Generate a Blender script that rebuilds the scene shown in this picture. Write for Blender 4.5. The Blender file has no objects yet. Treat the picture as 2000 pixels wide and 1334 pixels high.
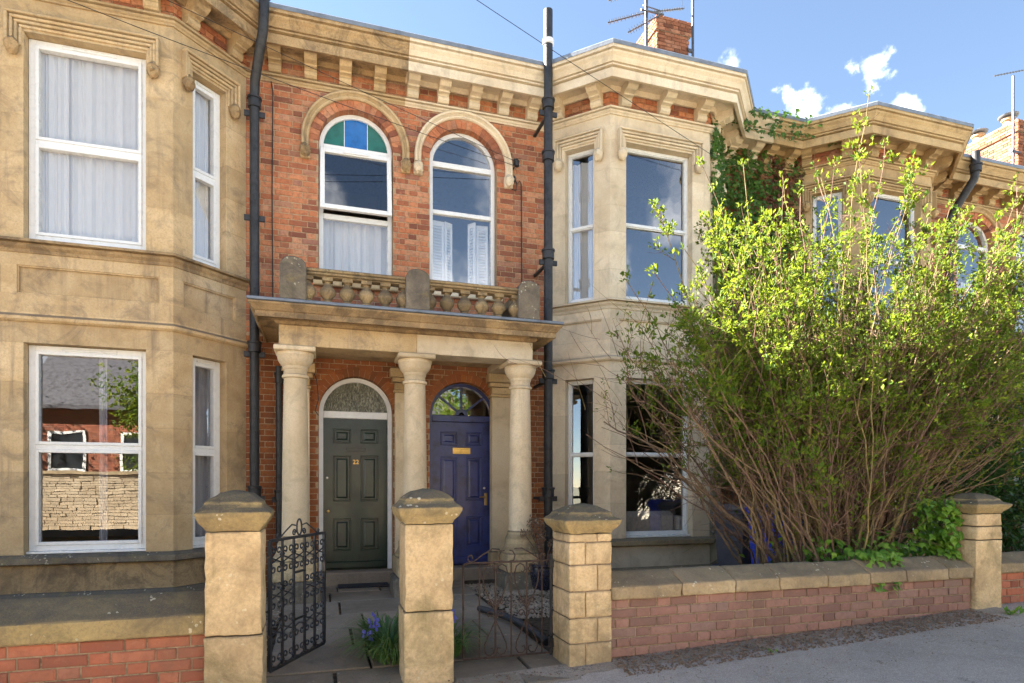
import bpy, bmesh, math, random
from mathutils import Vector, Matrix, noise as mnoise
R = math.radians
rng = random.Random(7)
scene = bpy.context.scene
C = scene.collection

# ------------------------------------------------------------------ camera
CAM_H = 1.37
cam_d = bpy.data.cameras.new('camera')
cam_d.sensor_width = 36.0
cam_d.lens = 21.6
cam_d.shift_y = 0.1415
cam_d.clip_start = 0.05
cam_d.clip_end = 3000
cam = bpy.data.objects.new('camera', cam_d)
cam.location = (0, 0, CAM_H)
cam.rotation_euler = (R(90), 0, R(-17.22))
C.objects.link(cam)
scene.camera = cam

# ------------------------------------------------------------------ sun and sky
SUN_EL, SUN_AZ = 40.0, -56.0          # azimuth from +Y (behind the terrace), to the left
S = Vector((math.sin(R(SUN_AZ)) * math.cos(R(SUN_EL)), math.cos(R(SUN_AZ)) * math.cos(R(SUN_EL)), math.sin(R(SUN_EL))))
sun_d = bpy.data.lights.new('sun', 'SUN')
sun_d.energy = 5.0
sun_d.angle = R(0.53)
sun_d.color = (1.0, 0.93, 0.82)
sun = bpy.data.objects.new('sun', sun_d)
sun.rotation_euler = (-S).to_track_quat('-Z', 'Y').to_euler()
sun.location = (-10, 10, 20)
C.objects.link(sun)

world = bpy.data.worlds.new('World')
scene.world = world
world.use_nodes = True
wn = world.node_tree
wn.nodes.clear()
def wnode(t, **k):
    n = wn.nodes.new(t)
    for a, b in k.items(): setattr(n, a, b)
    return n
w_out = wnode('ShaderNodeOutputWorld'); w_bg = wnode('ShaderNodeBackground')
w_sky = wnode('ShaderNodeTexSky', sky_type='NISHITA')
w_sky.sun_disc = False
w_sky.sun_elevation = R(SUN_EL)
w_sky.sun_rotation = R(SUN_AZ)
w_sky.altitude = 2500.0
w_sky.air_density = 1.0
w_sky.dust_density = 0.0
w_sky.ozone_density = 6.5
w_bg.inputs['Strength'].default_value = 0.05
# a few fair-weather clouds, scattered over the whole sky
w_tc = wnode('ShaderNodeTexCoord')
w_nz = wnode('ShaderNodeTexNoise'); w_nz.inputs['Scale'].default_value = 26; w_nz.inputs['Detail'].default_value = 7; w_nz.inputs['Roughness'].default_value = 0.6
wn.links.new(w_tc.outputs['Generated'], w_nz.inputs['Vector'])
w_wr = wnode('ShaderNodeVectorMath', operation='MULTIPLY_ADD')
wn.links.new(w_nz.outputs['Color'], w_wr.inputs[0])
w_wr.inputs[1].default_value = (0.09, 0.09, 0.09)
wn.links.new(w_tc.outputs['Generated'], w_wr.inputs[2])
def direction(az, el):
    return (math.sin(R(az)) * math.cos(R(el)), math.cos(R(az)) * math.cos(R(el)), math.sin(R(el)))
def pix_dir(px, py):
    u = (px - 1000) / 1200.0; v = (950 - py) / 1200.0
    s_, c_ = math.sin(R(17.22)), math.cos(R(17.22))
    d = Vector((s_ + c_ * u, c_ - s_ * u, v)).normalized()
    return (d.x, d.y, d.z)
CLOUDS = [(pix_dir(1432, 118), 0.016, 0.4), (pix_dir(1672, 138), 0.013, 0.55), (pix_dir(1712, 144), 0.015, 0.55), (pix_dir(1575, 212), 0.022, 0.85), (pix_dir(1545, 198), 0.014, 0.6), (pix_dir(1655, 224), 0.018, 0.7), (pix_dir(1768, 226), 0.022, 0.85), (pix_dir(1728, 240), 0.020, 0.7)]
cr = random.Random(3)
for k in range(26):
    az = cr.uniform(75, 300); el = cr.uniform(9, 55)
    for q in range(3):
        CLOUDS.append((direction(az + cr.uniform(-5, 5), el + cr.uniform(-2, 2)), cr.uniform(0.035, 0.075), cr.uniform(0.6, 1.0)))
acc = None
for d, r, a in CLOUDS:
    vm = wnode('ShaderNodeVectorMath', operation='DISTANCE')
    off = (d[0] + 0.045, d[1] + 0.045, d[2] + 0.045)
    wn.links.new(w_wr.outputs[0], vm.inputs[0]); vm.inputs[1].default_value = off
    mr = wnode('ShaderNodeMapRange', interpolation_type='SMOOTHSTEP')
    wn.links.new(vm.outputs['Value'], mr.inputs['Value'])
    mr.inputs['From Min'].default_value = r * 1.25; mr.inputs['From Max'].default_value = r * 0.05
    mr.inputs['To Min'].default_value = 0; mr.inputs['To Max'].default_value = a
    if acc is None: acc = mr.outputs[0]
    else:
        mx = wnode('ShaderNodeMath', operation='MAXIMUM')
        wn.links.new(acc, mx.inputs[0]); wn.links.new(mr.outputs[0], mx.inputs[1]); acc = mx.outputs[0]
w_mix = wnode('ShaderNodeMix', data_type='RGBA')
wn.links.new(acc, w_mix.inputs['Factor'])
w_tint = wnode('ShaderNodeMix', data_type='RGBA', blend_type='MULTIPLY'); w_tint.inputs['Factor'].default_value = 1.0
wn.links.new(w_sky.outputs[0], w_tint.inputs['A']); w_tint.inputs['B'].default_value = (1.10, 0.84, 0.62, 1)
wn.links.new(w_tint.outputs['Result'], w_mix.inputs['A'])
w_mix.inputs['B'].default_value = (5.6, 5.7, 5.9, 1)
wn.links.new(w_mix.outputs['Result'], w_bg.inputs['Color'])
wn.links.new(w_bg.outputs[0], w_out.inputs['Surface'])

scene.view_settings.view_transform = 'Standard'
scene.view_settings.look = 'None'
scene.view_settings.gamma = 1.0
scene.view_settings.use_curve_mapping = False
scene.view_settings.exposure = 3.66
scene.render.engine = 'CYCLES'
scene.cycles.use_denoising = True
scene.cycles.max_bounces = 7
scene.cycles.diffuse_bounces = 3
scene.cycles.glossy_bounces = 3
scene.cycles.transparent_max_bounces = 16
scene.cycles.caustics_reflective = False
scene.cycles.caustics_refractive = False

# ------------------------------------------------------------------ materials
def new_mat(name):
    m = bpy.data.materials.new(name); m.use_nodes = True
    nt = m.node_tree; nt.nodes.clear()
    out = nt.nodes.new('ShaderNodeOutputMaterial')
    return m, nt, out
class NB:
    """small node helper"""
    def __init__(s, nt): s.nt = nt
    def n(s, t, **k):
        x = s.nt.nodes.new(t)
        for a, b in k.items(): setattr(x, a, b)
        return x
    def l(s, a, b): s.nt.links.new(a, b)
    def pos(s, scale=(1, 1, 1), obj=False):
        if obj: o = s.n('ShaderNodeTexCoord').outputs['Object']
        else: o = s.n('ShaderNodeNewGeometry').outputs['Position']
        mp = s.n('ShaderNodeMapping'); mp.inputs['Scale'].default_value = scale
        s.l(o, mp.inputs['Vector']); return mp.outputs[0]
    def noise(s, vec, scale, detail=5, rough=0.6, dist=0.0):
        x = s.n('ShaderNodeTexNoise'); x.inputs['Scale'].default_value = scale; x.inputs['Detail'].default_value = detail
        x.inputs['Roughness'].default_value = rough; x.inputs['Distortion'].default_value = dist
        s.l(vec, x.inputs['Vector']); return x.outputs['Fac']
    def ramp(s, fac, stops):
        x = s.n('ShaderNodeValToRGB'); e = x.color_ramp.elements
        while len(e) > 1: e.remove(e[-1])
        e[0].position = stops[0][0]; e[0].color = col4(stops[0][1])
        for p, c in stops[1:]:
            q = e.new(p); q.color = col4(c)
        s.l(fac, x.inputs[0]); return x.outputs[0]
    def mix(s, fac, a, b, mode='MIX'):
        x = s.n('ShaderNodeMix', data_type='RGBA', blend_type=mode)
        for v, k in ((fac, 'Factor'), (a, 'A'), (b, 'B')):
            if hasattr(v, 'is_linked') or hasattr(v, 'links'): s.l(v, x.inputs[k])
            elif isinstance(v, (tuple, list)): x.inputs[k].default_value = col4(v)
            else: x.inputs[k].default_value = v
        return x.outputs['Result']
    def math(s, op, a, b=0.0, clamp=False):
        x = s.n('ShaderNodeMath', operation=op, use_clamp=clamp)
        for i, v in enumerate((a, b)):
            if hasattr(v, 'links'): s.l(v, x.inputs[i])
            else: x.inputs[i].default_value = v
        return x.outputs[0]
    def bump(s, h, strength=0.3, dist=0.01):
        x = s.n('ShaderNodeBump'); x.inputs['Strength'].default_value = strength; x.inputs['Distance'].default_value = dist
        s.l(h, x.inputs['Height']); return x.outputs[0]
    def rand(s):
        a = s.n('ShaderNodeObjectInfo').outputs['Random']; b = s.n('ShaderNodeNewGeometry').outputs['Random Per Island']
        return s.math('FRACT', s.math('ADD', s.math('MULTIPLY', a, 7.31), b))
    def bsdf(s, out, col, rough=0.8, normal=None, metal=0.0, spec=0.5, extra=None):
        x = s.n('ShaderNodeBsdfPrincipled')
        for v, k in ((col, 'Base Color'), (rough, 'Roughness')):
            if hasattr(v, 'links'): s.l(v, x.inputs[k])
            else: x.inputs[k].default_value = col4(v) if k == 'Base Color' else v
        x.inputs['Metallic'].default_value = metal
        x.inputs['Specular IOR Level'].default_value = spec
        if normal is not None: s.l(normal, x.inputs['Normal'])
        s.l(x.outputs[0], out.inputs['Surface']); return x
def col4(c): return (c[0], c[1], c[2], 1.0) if len(c) == 3 else c

def stone(name, base, dark, light, stain, streak=0.5, lichen=None, lich_amt=0.0, rough_scale=60, bump=0.35, soot=0.0, moss=0.0, crust=0.55):
    """weathered limestone: blotches, run-off streaks, soot on ledges, lichen spots"""
    m, nt, out = new_mat(name); b = NB(nt)
    p = b.pos()
    big = b.noise(p, 1.3, 6, 0.62, 0.4)
    med = b.noise(p, 7.0, 6, 0.65, 0.3)
    fine = b.noise(p, rough_scale, 4, 0.7)
    col = b.ramp(big, [(0.28, dark), (0.47, base), (0.72, light)])
    col = b.mix(b.math('MULTIPLY', b.math('SUBTRACT', med, 0.42, True), 1.3, True), col, light)
    blot = b.math('MULTIPLY', b.math('SUBTRACT', b.noise(p, 3.1, 8, 0.7, 0.8), 0.53, True), 4.5, True)
    col = b.mix(b.math('MULTIPLY', blot, 0.75), col, stain)
    # peeling dark crusts with ragged edges
    cr_ = b.math('MULTIPLY', b.math('SUBTRACT', b.noise(p, 2.2, 12, 0.78, 1.2), crust, True), 9.0, True)
    col = b.mix(b.math('MULTIPLY', cr_, 0.22 + 0.45 * streak * streak), col, stain)
    pit = b.math('MULTIPLY', b.math('SUBTRACT', b.noise(p, 28, 6, 0.8), 0.60, True), 6.0, True)
    col = b.mix(b.math('MULTIPLY', pit, 0.5 + 0.4 * min(1.0, bump)), col, stain)
    # vertical run-off streaks
    sp = b.pos((9.0, 9.0, 0.55))
    st = b.math('MULTIPLY', b.math('SUBTRACT', b.noise(sp, 1.0, 5, 0.65, 0.2), 0.54, True), 5.0, True)
    area = b.math('MULTIPLY', b.math('SUBTRACT', b.noise(p, 0.9, 3, 0.5), 0.42, True), 5.0, True)
    col = b.mix(b.math('MULTIPLY', b.math('MULTIPLY', st, area), streak), col, stain)
    # soot settles on upward faces
    if soot > 0:
        nz = b.n('ShaderNodeSeparateXYZ'); b.l(b.n('ShaderNodeNewGeometry').outputs['True Normal'], nz.inputs[0])
        up = b.math('MULTIPLY', b.math('SUBTRACT', nz.outputs['Z'], 0.15, True), 1.8, True)
        up = b.math('MULTIPLY', up, b.math('ADD', b.math('MULTIPLY', med, 0.8), 0.35))
        col = b.mix(b.math('MULTIPLY', up, soot, True), col, (0.07, 0.062, 0.055))
    if lich_amt > 0:
        v = b.n('ShaderNodeTexVoronoi'); v.inputs['Scale'].default_value = 26; b.l(p, v.inputs['Vector'])
        sp2 = b.math('LESS_THAN', b.math('ADD', v.outputs['Distance'], b.math('MULTIPLY', b.math('SUBTRACT', fine, 0.5), 0.5)), 0.26)
        gate = b.math('GREATER_THAN', b.noise(p, 7.0, 3, 0.5), 0.66 - 0.12 * lich_amt)
        col = b.mix(b.math('MULTIPLY', b.math('MULTIPLY', sp2, gate), 0.75), col, lichen)
        yl = b.math('MULTIPLY', b.math('SUBTRACT', b.noise(p, 5.5, 7, 0.7, 0.5), 0.55, True), 6.0, True)
        col = b.mix(b.math('MULTIPLY', yl, 0.5 * lich_amt), col, (0.33, 0.24, 0.06))
    if moss > 0:
        mo = b.math('MULTIPLY', b.math('SUBTRACT', b.noise(p, 2.4, 8, 0.75, 0.6), 0.50, True), 6.0, True)
        col = b.mix(b.math('MULTIPLY', mo, moss), col, (0.10, 0.10, 0.035))
    r = b.rand()
    hsv = b.n('ShaderNodeHueSaturation'); b.l(col, hsv.inputs['Color'])
    b.l(b.math('ADD', b.math('MULTIPLY', r, 0.30), 0.85), hsv.inputs['Value'])
    grain = b.noise(p, rough_scale * 2.2, 3, 0.8)
    col = b.mix(b.math('MULTIPLY', b.math('SUBTRACT', fine, 0.42, True), 2.2, True), hsv.outputs[0], b.mix(0.75, hsv.outputs[0], dark))
    col = b.mix(b.math('MULTIPLY', b.math('SUBTRACT', grain, 0.52, True), 3.0, True), col, b.mix(0.4, col, light))
    h = b.math('ADD', b.math('MULTIPLY', fine, 0.6), b.math('MULTIPLY', med, 0.8))
    b.bsdf(out, col, 0.9, b.bump(h, bump, 0.012), spec=0.25)
    return m

def brick_mat(name, stops, grime, bump=0.4, grime_amt=0.5):
    m, nt, out = new_mat(name); b = NB(nt)
    p = b.pos()
    r = b.rand()
    med = b.noise(p, 22, 5, 0.7)
    fine = b.noise(p, 130, 3, 0.7)
    col = b.ramp(r, stops)
    col = b.mix(b.math('MULTIPLY', b.math('SUBTRACT', med, 0.45, True), 2.6, True), col, stops[0][1])
    pale = b.math('MULTIPLY', b.math('SUBTRACT', b.noise(p, 13, 6, 0.75), 0.56, True), 4.5, True)
    col = b.mix(b.math('MULTIPLY', pale, 0.5), col, tuple(min(1, c * 1.25 + 0.05) for c in stops[len(stops) // 2][1]))
    big = b.math('MULTIPLY', b.math('SUBTRACT', b.noise(p, 1.6, 7, 0.68, 0.5), 0.47, True), 3.5, True)
    col = b.mix(b.math('MULTIPLY', big, grime_amt), col, grime)
    sp = b.math('MULTIPLY', b.math('SUBTRACT', b.noise(p, 60, 3, 0.6), 0.63, True), 6.0, True)
    col = b.mix(b.math('MULTIPLY', sp, 0.35), col, (0.42, 0.30, 0.20))
    h = b.math('ADD', b.math('MULTIPLY', fine, 0.5), med)
    b.bsdf(out, col, 0.92, b.bump(h, bump, 0.008), spec=0.2)
    return m

def plain(name, col, rough=0.5, metal=0.0, spec=0.5, var=0.12, scale=14, bump=0.05, coat=0.0):
    m, nt, out = new_mat(name); b = NB(nt)
    p = b.pos()
    n1 = b.noise(p, scale, 5, 0.65)
    dk = tuple(c * (1 - var * 2.2) for c in col); lt = tuple(min(1, c * (1 + var)) for c in col)
    c = b.ramp(n1, [(0.3, dk), (0.5, col), (0.72, lt)])
    rr = b.math('ADD', b.math('MULTIPLY', b.noise(p, scale * 3, 4), 0.25), rough - 0.12)
    x = b.bsdf(out, c, rr, b.bump(b.noise(p, scale * 5, 3), bump, 0.01), metal, spec)
    if coat: x.inputs['Coat Weight'].default_value = coat; x.inputs['Coat Roughness'].default_value = 0.12
    return m

def glass_mat(name, tint=(1, 1, 1), ior=3.0, wob=0.05, wscale=1.6, obscure=False):
    m, nt, out = new_mat(name); b = NB(nt)
    p = b.pos()
    fr = b.n('ShaderNodeFresnel'); fr.inputs['IOR'].default_value = ior
    h = b.noise(p, wscale, 2, 0.5)
    nb = b.bump(b.noise(b.pos((46, 46, 14)), 1.0, 2, 0.5, 1.5) if obscure else h, 1.0 if obscure else wob, 0.05 if obscure else 0.02)
    tr = b.n('ShaderNodeBsdfTransparent'); tr.inputs['Color'].default_value = col4(tint)
    gl = b.n('ShaderNodeBsdfGlossy'); gl.inputs['Roughness'].default_value = 0.18 if obscure else 0.0
    b.l(nb, gl.inputs['Normal'])
    mx = b.n('ShaderNodeMixShader')
    bf = b.math('SUBTRACT', 1.0, b.n('ShaderNodeNewGeometry').outputs['Backfacing'])
    b.l(b.math('MULTIPLY', fr.outputs[0], bf), mx.inputs[0]); b.l(tr.outputs[0], mx.inputs[1]); b.l(gl.outputs[0], mx.inputs[2])
    b.l(mx.outputs[0], out.inputs['Surface'])
    return m

def leaf_mat(name, cols, trans, tw=0.45, gloss=0.35):
    m, nt, out = new_mat(name); b = NB(nt)
    r = b.n('ShaderNodeNewGeometry').outputs['Random Per Island']
    c = b.ramp(r, [(i / max(1, len(cols) - 1), k) for i, k in enumerate(cols)])
    pr = b.n('ShaderNodeBsdfPrincipled'); b.l(c, pr.inputs['Base Color']); pr.inputs['Roughness'].default_value = gloss
    pr.inputs['Specular IOR Level'].default_value = 0.22
    tr = b.n('ShaderNodeBsdfTranslucent')
    b.l(b.mix(0.5, b.mix(1.0, c, trans, 'MULTIPLY'), trans), tr.inputs['Color'])
    mx = b.n('ShaderNodeMixShader'); mx.inputs[0].default_value = tw
    b.l(pr.outputs[0], mx.inputs[1]); b.l(tr.outputs[0], mx.inputs[2]); b.l(mx.outputs[0], out.inputs['Surface'])
    return m

def cloth_mat(name, col, tw=0.4):
    m, nt, out = new_mat(name); b = NB(nt)
    p = b.pos((30, 30, 3))
    c = b.mix(b.noise(p, 3, 3), col, tuple(k * 0.8 for k in col))
    d = b.n('ShaderNodeBsdfDiffuse'); t = b.n('ShaderNodeBsdfTranslucent')
    b.l(c, d.inputs[0]); b.l(c, t.inputs[0])
    mx = b.n('ShaderNodeMixShader'); mx.inputs[0].default_value = tw
    b.l(d.outputs[0], mx.inputs[1]); b.l(t.outputs[0], mx.inputs[2]); b.l(mx.outputs[0], out.inputs['Surface'])
    return m

M = {}
M['stoneA'] = stone('ochre_stone', (0.53, 0.375, 0.20), (0.35, 0.23, 0.115), (0.66, 0.505, 0.31), (0.165, 0.13, 0.10), 0.85, soot=0.9, crust=0.525)
M['stoneA_dirty'] = stone('sooty_ochre_stone', (0.38, 0.25, 0.125), (0.17, 0.115, 0.065), (0.52, 0.365, 0.19), (0.085, 0.062, 0.045), 0.95, soot=0.95, crust=0.475)
M['stoneB'] = stone('cleaned_cream_stone', (0.68, 0.555, 0.39), (0.52, 0.40, 0.26), (0.78, 0.68, 0.52), (0.33, 0.265, 0.19), 0.6, soot=0.6, bump=0.22)
M['stoneC'] = stone('far_ochre_stone', (0.46, 0.315, 0.155), (0.26, 0.175, 0.09), (0.56, 0.41, 0.22), (0.14, 0.10, 0.07), 0.8, soot=0.8)
M['stone_dark'] = stone('sooty_stone', (0.20, 0.165, 0.125), (0.09, 0.075, 0.06), (0.32, 0.26, 0.18), (0.055, 0.048, 0.042), 0.8, (0.5, 0.46, 0.34), 0.75, soot=0.9, moss=0.25, crust=0.49)
M['stone_bal'] = stone('balustrade_stone', (0.29, 0.205, 0.11), (0.11, 0.082, 0.05), (0.46, 0.34, 0.18), (0.06, 0.05, 0.04), 1.0, (0.42, 0.36, 0.2), 0.4, soot=0.9, crust=0.48)
M['stone_pillar'] = stone('pillar_stone', (0.53, 0.385, 0.215), (0.28, 0.20, 0.11), (0.66, 0.51, 0.31), (0.17, 0.13, 0.08), 0.7, (0.56, 0.5, 0.34), 0.35, 45, 1.2, soot=0.9, moss=0.55, crust=0.52)
M['stone_cap'] = stone('cap_stone', (0.30, 0.225, 0.11), (0.13, 0.10, 0.065), (0.44, 0.33, 0.15), (0.085, 0.07, 0.05), 0.6, (0.55, 0.5, 0.38), 0.5, 40, 1.0, soot=1.0, moss=0.2, crust=0.49)
M['stone_coping'] = stone('coping_stone', (0.36, 0.27, 0.16), (0.17, 0.13, 0.085), (0.46, 0.36, 0.22), (0.10, 0.08, 0.06), 0.5, (0.5, 0.45, 0.36), 0.4, 40, 0.9, soot=0.75, moss=0.2, crust=0.52)
M['stone_col'] = stone('column_stone', (0.66, 0.52, 0.345), (0.46, 0.35, 0.21), (0.72, 0.60, 0.43), (0.30, 0.25, 0.17), 0.55, soot=0.5, bump=0.18)
M['brickA'] = brick_mat('orange_brick', [(0.0, (0.20, 0.075, 0.05)), (0.2, (0.36, 0.125, 0.065)), (0.45, (0.50, 0.18, 0.085)), (0.7, (0.57, 0.235, 0.115)), (0.88, (0.52, 0.27, 0.16)), (1.0, (0.30, 0.135, 0.10))], (0.24, 0.115, 0.07), grime_amt=0.8)
M['brick_shade'] = brick_mat('porch_brick', [(0.0, (0.20, 0.070, 0.030)), (0.4, (0.30, 0.10, 0.04)), (1.0, (0.38, 0.14, 0.05))], (0.18, 0.10, 0.06), grime_amt=0.8)  # browner, darker brick of the wall behind the porch
M['brick_wall'] = brick_mat('garden_brick', [(0.0, (0.20, 0.115, 0.095)), (0.4, (0.29, 0.155, 0.125)), (0.75, (0.35, 0.19, 0.15)), (1.0, (0.25, 0.165, 0.14))], (0.15, 0.10, 0.075), grime_amt=0.65)
M['brick_left'] = brick_mat('red_garden_brick', [(0.0, (0.24, 0.085, 0.055)), (0.4, (0.38, 0.13, 0.075)), (0.8, (0.45, 0.17, 0.10)), (1.0, (0.28, 0.14, 0.10))], (0.16, 0.11, 0.075), grime_amt=0.6)
M['brick_chim'] = brick_mat('chimney_brick', [(0.0, (0.15, 0.055, 0.032)), (0.5, (0.33, 0.125, 0.065)), (1.0, (0.42, 0.19, 0.11))], (0.10, 0.06, 0.045))
M['mortar'] = plain('mortar', (0.42, 0.29, 0.18), 0.95, spec=0.1, var=0.2, scale=40, bump=0.4)
M['mortar_dark'] = plain('dark_mortar', (0.31, 0.235, 0.16), 0.95, spec=0.1, var=0.25, scale=30, bump=0.4)
M['white'] = plain('white_upvc', (0.80, 0.80, 0.79), 0.28, var=0.03, scale=4, bump=0.0)
M['glass'] = glass_mat('window_glass', ior=2.5)
M['glass_old'] = glass_mat('old_window_glass', ior=3.1, wob=0.08, wscale=2.4)
M['glass_green'] = plain('green_glass', (0.012, 0.13, 0.10), 0.12, var=0.15, scale=9)
M['glass_blue'] = plain('blue_glass', (0.010, 0.13, 0.42), 0.12, var=0.15, scale=9)
M['glass_obs'] = None
M['iron'] = plain('black_painted_iron', (0.030, 0.031, 0.036), 0.42, spec=0.5, var=0.3, scale=9, bump=0.1)
M['pipe'] = plain('black_pipe', (0.026, 0.026, 0.029), 0.52, spec=0.45, var=0.38, scale=11, bump=0.25)
M['rust'] = plain('rusty_iron', (0.06, 0.04, 0.033), 0.75, spec=0.3, var=0.35, scale=40, bump=0.3)
M['lead'] = plain('lead_flashing', (0.16, 0.185, 0.23), 0.45, spec=0.5, var=0.2, scale=5, bump=0.15)
M['green_paint'] = plain('dark_green_paint', (0.007, 0.024, 0.015), 0.36, var=0.25, scale=7, bump=0.02, coat=0.2)
M['blue_paint'] = plain('navy_blue_paint', (0.023, 0.033, 0.135), 0.40, var=0.28, scale=7, bump=0.03, coat=0.15)
M['brass'] = plain('brass', (0.60, 0.40, 0.13), 0.35, 1.0, var=0.1)
M['chrome'] = plain('steel', (0.62, 0.60, 0.56), 0.3, 1.0, var=0.1)
M['slab'] = stone('path_slab', (0.22, 0.175, 0.13), (0.13, 0.105, 0.08), (0.29, 0.235, 0.175), (0.11, 0.095, 0.075), 0.1, (0.4, 0.37, 0.3), 0.15, 70, 0.4, moss=0.12)
M['step'] = stone('step_stone', (0.28, 0.21, 0.15), (0.17, 0.13, 0.09), (0.36, 0.28, 0.2), (0.10, 0.08, 0.06), 0.3)
M['soil'] = plain('soil', (0.075, 0.055, 0.038), 0.98, spec=0.1, var=0.4, scale=20, bump=0.8)
M['bark'] = plain('stem_bark', (0.17, 0.115, 0.072), 0.8, spec=0.2, var=0.3, scale=25, bump=0.3)
M['stem_green'] = plain('yellow_green_stem', (0.22, 0.165, 0.07), 0.7, spec=0.25, var=0.3, scale=25, bump=0.2)
M['twig'] = plain('twig', (0.16, 0.095, 0.07), 0.8, spec=0.2, var=0.3, scale=20)
M['leaf'] = leaf_mat('spring_leaf', [(0.035, 0.085, 0.012), (0.075, 0.14, 0.015), (0.13, 0.19, 0.018), (0.21, 0.24, 0.025), (0.09, 0.165, 0.016), (0.05, 0.11, 0.013)], (0.36, 0.44, 0.04), 0.46, 0.6)
M['ivy'] = leaf_mat('ivy_leaf', [(0.03, 0.075, 0.014), (0.055, 0.12, 0.02), (0.085, 0.165, 0.026), (0.04, 0.095, 0.016)], (0.25, 0.45, 0.05), 0.2, 0.3)
M['ivy_bright'] = leaf_mat('bright_ivy_leaf', [(0.06, 0.16, 0.02), (0.12, 0.25, 0.03), (0.17, 0.30, 0.035)], (0.4, 0.6, 0.06), 0.3, 0.3)
M['ivy_dead'] = leaf_mat('dead_ivy_leaf', [(0.09, 0.035, 0.022), (0.14, 0.06, 0.03), (0.07, 0.03, 0.02)], (0.3, 0.12, 0.05), 0.15, 0.6)
M['laurel'] = leaf_mat('evergreen_leaf', [(0.018, 0.045, 0.016), (0.03, 0.075, 0.022), (0.045, 0.10, 0.028), (0.024, 0.06, 0.02)], (0.2, 0.4, 0.05), 0.15, 0.28)
M['blade'] = leaf_mat('bluebell_blade', [(0.04, 0.10, 0.03), (0.07, 0.15, 0.05), (0.10, 0.19, 0.05), (0.14, 0.17, 0.07)], (0.3, 0.5, 0.1), 0.25, 0.35)
M['bell'] = plain('bluebell_flower', (0.13, 0.13, 0.52), 0.6, var=0.2)
M['dry'] = plain('dry_flower_head', (0.19, 0.12, 0.075), 0.9, var=0.3)
M['bin_black'] = plain('dark_plastic', (0.085, 0.08, 0.095), 0.45, var=0.15, scale=5, bump=0.05)
M['bin_blue'] = plain('blue_plastic', (0.03, 0.06, 0.50), 0.42, var=0.12, scale=5, bump=0.05)
M['curtain'] = cloth_mat('white_curtain', (0.86, 0.85, 0.84), 0.15)
M['curtain_grey'] = cloth_mat('grey_curtain', (0.40, 0.41, 0.46), 0.2)
M['shutter'] = plain('white_shutter', (0.80, 0.82, 0.84), 0.4, var=0.02, bump=0.0)
M['room'] = plain('room_wall', (0.22, 0.19, 0.16), 0.9, var=0.1, scale=2)
M['sofa'] = plain('pale_sofa', (0.55, 0.48, 0.42), 0.9, var=0.1, scale=20, bump=0.2)
M['mat'] = plain('door_mat', (0.028, 0.026, 0.030), 0.95, var=0.3, scale=50, bump=0.6)
M['slate'] = plain('slate', (0.09, 0.088, 0.10), 0.6, var=0.3, scale=8, bump=0.3)
M['clay'] = plain('clay_pot', (0.42, 0.27, 0.16), 0.85, var=0.2, scale=15, bump=0.3)
M['alu'] = plain('aerial_metal', (0.10, 0.10, 0.11), 0.45, 0.6, var=0.2)
M['cable'] = plain('black_cable', (0.02, 0.02, 0.022), 0.6)
M['blue_pot'] = plain('blue_glazed_pot', (0.02, 0.02, 0.035), 0.25, var=0.2, coat=0.5)
def asphalt(name, base, grit):
    m, nt, out = new_mat(name); b = NB(nt); p = b.pos()
    big = b.noise(p, 0.8, 6, 0.65, 0.5); fine = b.noise(p, 170, 3, 0.8); med = b.noise(p, 9, 6, 0.7)
    col = b.ramp(big, [(0.3, tuple(c * 0.72 for c in base)), (0.55, base), (0.75, tuple(c * 1.25 for c in base))])
    col = b.mix(b.math('MULTIPLY', b.math('SUBTRACT', med, 0.5, True), 2.0, True), col, tuple(c * k for c, k in zip(base, (0.62, 0.58, 0.52))))
    ck = b.n('ShaderNodeTexVoronoi', feature='DISTANCE_TO_EDGE'); ck.inputs['Scale'].default_value = 1.1; wp = b.n('ShaderNodeVectorMath', operation='ADD'); b.l(p, wp.inputs[0]); nz_ = b.n('ShaderNodeTexNoise'); nz_.inputs['Scale'].default_value = 3.0; nz_.inputs['Detail'].default_value = 6; b.l(p, nz_.inputs['Vector']); b.l(nz_.outputs['Color'], wp.inputs[1]); b.l(wp.outputs[0], ck.inputs['Vector'])
    crack = b.math('MULTIPLY', b.math('LESS_THAN', ck.outputs['Distance'], 0.007), b.math('GREATER_THAN', b.noise(p, 1.2, 3), 0.5))
    col = b.mix(b.math('MULTIPLY', crack, 0.6), col, tuple(c * 0.25 for c in base))
    v = b.n('ShaderNodeTexVoronoi'); v.inputs['Scale'].default_value = 190; b.l(p, v.inputs['Vector'])
    sv = b.n('ShaderNodeSeparateColor'); b.l(v.outputs['Color'], sv.inputs[0])
    col = b.mix(b.math('MULTIPLY', b.math('GREATER_THAN', sv.outputs[0], 0.80), 0.6), col, grit)
    col = b.mix(b.math('MULTIPLY', b.math('LESS_THAN', sv.outputs[1], 0.25), 0.5), col, tuple(c * 0.5 for c in base))
    b.bsdf(out, col, 0.92, b.bump(b.math('ADD', fine, v.outputs['Distance']), 0.6, 0.006), spec=0.25)
    return m
M['asphalt'] = asphalt('pavement_asphalt', (0.42, 0.355, 0.305), (0.58, 0.50, 0.43))
M['road'] = asphalt('road_asphalt', (0.19, 0.18, 0.165), (0.22, 0.21, 0.2))
M['gravel'] = stone('gravel_stone', (0.27, 0.205, 0.145), (0.13, 0.10, 0.07), (0.42, 0.34, 0.26), (0.15, 0.12, 0.1), 0.0, rough_scale=90)
M['rubble'] = stone('pale_rubble', (0.44, 0.35, 0.235), (0.27, 0.205, 0.13), (0.54, 0.45, 0.32), (0.26, 0.21, 0.15), 0.4)
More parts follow.
